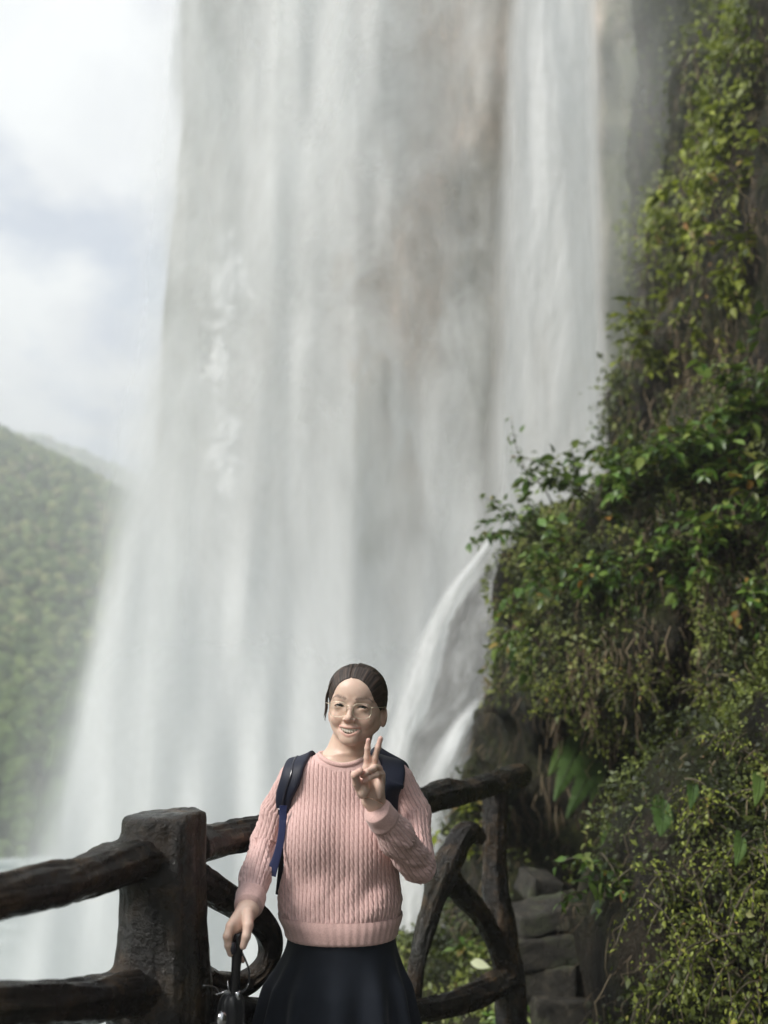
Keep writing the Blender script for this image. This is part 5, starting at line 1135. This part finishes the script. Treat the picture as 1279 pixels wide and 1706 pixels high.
# ---------- skirt with soft pleats
ST_ = [(1520, 486, 652), (1545, 484, 655), (1562, 474, 662), (1600, 456, 672), (1650, 443, 681), (1706, 433, 688), (1800, 422, 697), (2100, 398, 720)]
sz_, scx, srx = rows(ST_, TY); zl_ = np.linspace(.36, P(0, 1525, TY)[2], 90); ntb = 360; tb = np.linspace(0, 2 * math.pi, ntb, endpoint=False); Vk = []
for z_ in zl_:
    dn = np.clip((zh + .004 - z_) / .25, 0, 1); ds = dn * dn * (3 - 2 * dn) ** 1; w0 = np.clip((zh + .004 - z_) / .12, 0, 1); cx_ = np.interp(z_, zf, fcx) * (1 - w0) + np.interp(z_, sz_, scx) * w0; rx_ = (np.interp(z_, zf, frx) - .003) * (1 - w0) + np.interp(z_, sz_, srx) * w0; ry_ = (np.interp(z_, zf, fdp) - .003) * (1 - w0) + (.110 + .05 * dn) * w0
    pl_ = .5 + .5 * np.cos(tb * 13 + 1.0 + 1.1 * np.sin(tb * 2.0) + 2.2 * (z_ - .6) * np.sin(tb * 3)); pl_ = pl_ ** 1.2 - .3
    w_ = (.034 * pl_ + .007 * vnoise(np.stack([np.cos(tb) * 5, np.sin(tb) * 5, 0 * tb + z_ * 5], 1), 17)) * dn * w0
    Vk.append(np.stack([cx_ + (rx_ + w_) * np.cos(tb), TY + (ry_ + w_) * np.sin(tb), z_ + 0 * tb], 1))
Vk = np.vstack(Vk); i = np.arange(89)[:, None] * ntb; j = np.arange(ntb)[None]; Fk = np.stack([i + j, i + (j + 1) % ntb, i + ntb + (j + 1) % ntb, i + ntb + j], -1).reshape(-1, 4)
m = NT('navy_cloth'); g = m.geo(); wv = m.n('ShaderNodeTexNoise'); m.pbr(m.mix(m.rng(m.noise(g, 5, 3), .3, .7, 0, 1), (.0065, .0095, .016, 1), (.012, .017, .028, 1)), .78, m.bump(m.noise(m.map(g, (900, 900, 300)), 1, 2), .3, .001), spec=.3, Sheen_Weight=.08)
obj('skirt', mesh_np('skirt', Vk, Fk), m.m, me_root)
m = NT('shoe'); m.pbr((.55, .54, .52, 1), .6)
for sx_ in (-1, 1):
    hx = P(570, 1600, TY)[0] + .095 * sx_
    def f_shoe(p, hx=hx, sx_=sx_):
        d = smin(s_ell(p, (hx + .01 * sx_, TY - .07, .040), (.050, .105, .042)), s_ell(p, (hx, TY + .03, .055), (.044, .060, .062)), .03); return smax(d, .004 - p[:, 2], .006)
    v, f = surface(f_shoe, (hx - .09, TY - .22, -.01), (hx + .09, TY + .13, .14), .008, newton=1); obj('shoe', mesh_np('shoe', v, f), m.m, me_root)

# ---------- backpack
bp = empty('backpack', (P(572, 1400, 2.6)[0], 2.62, .9)); tag(bp, 'navy backpack worn on the woman\'s back with padded shoulder straps', 'backpack')
m = NT('navy_nylon'); g = m.geo(); m.pbr(m.mix(m.rng(m.noise(g, 6, 3), .3, .7, 0, 1), (.009, .011, .022, 1), (.016, .020, .040, 1)), .55, m.bump(m.noise(m.map(g, (1, 1, 1)), 1200, 2), .3, .001), spec=.35); NY = m.m
m = NT('blue_webbing'); m.pbr((.014, .022, .085, 1), .5); WB = m.m
m = NT('black_plastic'); m.pbr((.02, .02, .03, 1), .25); BPL = m.m
pbm = P(574, 1420, 2.635)
def f_pack(p):
    q = (p - f32(*pbm)) @ np.array(Matrix.Rotation(R(3), 3, 'Y'), np.float32); wdt = .150 + .012 * np.clip(-q[:, 2] / .2, -1, 1)
    b = np.abs(q) - np.stack([wdt, 0 * wdt + .085, 0 * wdt + .235], 1) + .06; d = np.linalg.norm(np.maximum(b, 0), axis=1) + np.minimum(b.max(1), 0) - .06
    d = smin(d, s_cap(p, P(628, 1257, 2.53), P(664, 1284, 2.52), .026, .034), .04)
    return d + fbm(p * 9, 2, 71) * .008
v, f = surface(f_pack, pbm - [.24, .17, .32], pbm + [.24, .17, .34], .010, newton=1); obj('pack_body', mesh_np('pack_body', v, f), NY, bp)
def hit(px, py):
    d0 = P(px, py, 1.0) - [0, 0, CAM_H]; d0 /= np.linalg.norm(d0); t = 1.9
    for _ in range(90):
        p = (np.array([0, 0, CAM_H]) + d0 * t).astype(np.float32)[None]; s = float(f_sweater(p)[0])
        if s < .0005: break
        t += s * .7
        if t > 2.75: return None
    return p[0].astype(float)
def strap(name, path, mat, th=.007, lift=.005, parent=None, flat=False):
    c, w, nn_ = [], [], []
    for (a_, b_, ww, *ex_) in path:
        h_ = np.array(P(a_, b_, ex_[0])) if ex_ else hit(a_, b_)
        if h_ is None: h_ = P(a_, b_, TY)
        pp = h_.astype(np.float32)[None]; s0 = f_sweater(pp)[0]; gg = np.array([f_sweater(pp + f32(*dv))[0] - s0 for dv in ((.004, 0, 0), (0, .004, 0), (0, 0, .004))]); gg /= max(np.linalg.norm(gg), 1e-6)
        gg = np.array([0, -1.0, 0]) if flat else gg
        c.append(h_ + gg * (0 if flat else lift)); w.append(ww / 1450 * 2.3 / 2); nn_.append(gg)
    c = np.array(c); cc, ww = catmull(c, w, .012); n3 = np.stack([np.interp(np.linspace(0, len(c) - 1, len(cc)), np.arange(len(c)), np.array(nn_)[:, k]) for k in range(3)], 1); n3 /= np.linalg.norm(n3, axis=1)[:, None]
    T = np.gradient(cc, axis=0); T /= np.linalg.norm(T, axis=1)[:, None]; S2 = np.cross(T, n3); S2 /= np.linalg.norm(S2, axis=1)[:, None]; U = np.cross(S2, T); k = 20; a2 = np.arange(k) / k * 2 * math.pi
    cxs = np.sign(np.cos(a2)) * np.abs(np.cos(a2)) ** .5; cys = np.sign(np.sin(a2)) * np.abs(np.sin(a2)) ** .6
    base_ = cc[:, None] + cxs[None, :, None] * S2[:, None] * ww[:, None, None]
    # let the band lie on the cloth
    fl_ = base_.reshape(-1, 3).astype(np.float32); s0 = f_sweater(fl_); push = np.clip(lift - s0, -.02, .03) * (0 if flat else 1); base_ = base_ + (push.reshape(len(cc), k))[..., None] * U[:, None] * .9
    V_ = (base_ + cys[None, :, None] * U[:, None] * th).reshape(-1, 3); i = np.arange(len(cc) - 1)[:, None] * k; j = np.arange(k)[None]; F_ = np.stack([i + j, i + (j + 1) % k, i + k + (j + 1) % k, i + k + j], -1).reshape(-1, 4); mb = MB(); mb.add(V_, F_)
    for e_, o2 in ((0, 1), (len(cc) - 1, -1)): mb.add(V_[e_ * k:(e_ + 1) * k], np.array([[0, q_, q_ + 1, q_ + 1] for q_ in range(1, k - 1)]))
    return obj(name, mb.mesh(name), mat, parent)
strap('shoulder_strap', [(512, 1262, 38, 2.50), (503, 1262, 40, 2.44), (493, 1277, 40), (485, 1300, 38), (477, 1325, 32), (472, 1342, 24)], NY, .0075, .008, bp)
strap('shoulder_strap', [(636, 1262, 40, 2.50), (643, 1266, 42, 2.44), (653, 1282, 42), (658, 1303, 40, 2.325), (657, 1322, 38, 2.325), (652, 1345, 36, 2.335), (646, 1372, 32, 2.35), (642, 1395, 28, 2.36)], NY, .0075, .008, bp)
strap('strap_edge', [(498, 1268, 3, 2.425), (490, 1290, 3), (482, 1315, 3), (475, 1338, 3)], BPL, .001, .0165, bp)
strap('webbing', [(472, 1342, 13, 2.35), (471, 1358, 12, 2.35), (470, 1378, 12, 2.345), (467, 1402, 12, 2.34), (461, 1427, 13, 2.335), (455, 1445, 15, 2.33), (451, 1459, 16, 2.325)], WB, .0016, .007, bp, True)
strap('webbing', [(473, 1352, 11), (472, 1385, 10, 2.36), (469, 1430, 9, 2.45), (463, 1490, 9, 2.53)], NY, .0016, .004, bp, True)
hb_ = hit(472, 1350); mb = MB(); box(mb, -.013, .013, -.005, .005, -.010, .010); me = mb.mesh('buckle', False); o = bpy.data.objects.new('buckle', me); me.materials.append(BPL); COL.objects.link(o); o.parent = bp; o.matrix_parent_inverse = Matrix.Translation(bp.location).inverted(); o.matrix_basis = Matrix.Translation(Vector(hb_) + Vector((0, -.012, 0))) @ Euler((R(10), 0, R(-12))).to_matrix().to_4x4()
bv = o.modifiers.new('b', 'BEVEL'); bv.width = .003; bv.segments = 2
m = NT('buckle_metal'); m.pbr((.6, .6, .62, 1), .3, Metallic=.9); v, f, _ = tube([Vector(hb_) + Vector(a) for a in ((-.012, -.018, .006), (0, -.020, .004), (.012, -.018, .003))], [.0016] * 3, 6, .004); mb = MB(); mb.add(v, f); obj('slider_bar', mb.mesh('slider_bar'), m.m, bp)

# ---------- umbrella in the lowered hand
um = empty('umbrella', P(391, 1706, 2.185)); tag(um, 'black folded umbrella held upright by its handle beside the thick post', 'umbrella')
m = NT('umbrella_black'); m.pbr((.012, .012, .014, 1), .22, spec=.6); UB = m.m
m = NT('umbrella_cloth'); m.pbr((.012, .013, .015, 1), .38, spec=.5, Sheen_Weight=.2); UC = m.m
m = NT('steel'); m.pbr((.55, .56, .58, 1), .25, Metallic=1.0); SU = m.m
a_, b_ = P(397, 1556, 2.176), P(390, 1655, 2.190); dv = b_ - a_
v, f, _ = tube([a_ - dv * .02, a_, a_ + dv * .25, a_ + dv * .6, a_ + dv * .95, b_], [.008, .0115, .0125, .0110, .0118, .0125], 20, .006); mb = MB(); mb.add(v, f); obj('handle', mb.mesh('handle'), UB, um)
v, f, _ = tube([P(388, 1570, 2.160), P(388, 1580, 2.158), P(389, 1588, 2.160)], [.0060, .0075, .0060], 12, .003); mb = MB(); mb.add(v, f); obj('button', mb.mesh('button'), BPL, um)
v, f, _ = tube([P(399, 1580, 2.180), P(408, 1598, 2.175), P(414, 1615, 2.172), P(415, 1634, 2.172), P(408, 1648, 2.178), P(398, 1656, 2.188)], [.0022] * 6, 6, .006); mb = MB(); mb.add(v, f); obj('wrist_loop', mb.mesh('wrist_loop'), UC, um)
c0, c1 = P(385, 1654, 2.19), P(378, 1960, 2.19); mb = MB()
def cdisp(L, an_, rr_): return rr_ * (.20 * np.abs(np.sin(an_ * 4 + L * 3)) + .10 * vnoise(np.stack([np.cos(an_) * 3, np.sin(an_) * 3, L * 12], 1), 5))
v, f, _ = tube([c0, c0 + (c1 - c0) * .04, c0 + (c1 - c0) * .2, c0 + (c1 - c0) * .6, c1], [.014, .024, .028, .024, .010], 48, .008, cdisp); mb.add(v, f); obj('canopy', mb.mesh('canopy'), UC, um)
v, f, _ = tube([P(396, 1652, 2.18), P(397, 1800, 2.19), P(390, 1990, 2.19)], [.007, .006, .005], 10, .01); mb = MB(); mb.add(v, f); obj('shaft', mb.mesh('shaft'), SU, um)
ev2, ef2 = uvs(20, 14); obj('ferrule', mesh_np('ferrule', P(369, 1699, 2.135) + ev2 * [.0135, .0135, .018], ef2), SU, um)
for k, pp in enumerate([[(366, 1657, 2.17), (360, 1646, 2.16), (350, 1642, 2.15), (338, 1642, 2.14)], [(385, 1655, 2.16), (378, 1650, 2.15), (370, 1654, 2.15), (358, 1657, 2.15)], [(398, 1657, 2.17), (406, 1652, 2.16), (412, 1644, 2.15), (414, 1638, 2.15)], [(384, 1657, 2.15), (380, 1645, 2.15), (379, 1638, 2.155), (379, 1632, 2.16)]]):
    v, f, _ = tube([P(*a) for a in pp], [.0011] * 4, 5, .004); mb = MB(); mb.add(v, f); obj('rib', mb.mesh('rib'), SU, um)
# haze
V = np.array([(x, y, z) for x in (-640, 640) for y in (-640, 640) for z in (-24, 160)], float)
F = [(0, 1, 3, 2), (4, 6, 7, 5), (0, 4, 5, 1), (2, 3, 7, 6), (0, 2, 6, 4), (1, 5, 7, 3)]
me = mesh_np('haze', V, F, False); m = NT('haze_air'); v = m.n('ShaderNodeVolumePrincipled'); v.inputs['Color'].default_value = (.93, .96, 1, 1); v.inputs['Density'].default_value = .0034; v.inputs['Anisotropy'].default_value = .2
m.l(v.outputs[0], m.out.inputs['Volume']); o = obj('haze', me, m.m); tag(o, 'pale moist air over the valley', kind='stuff')
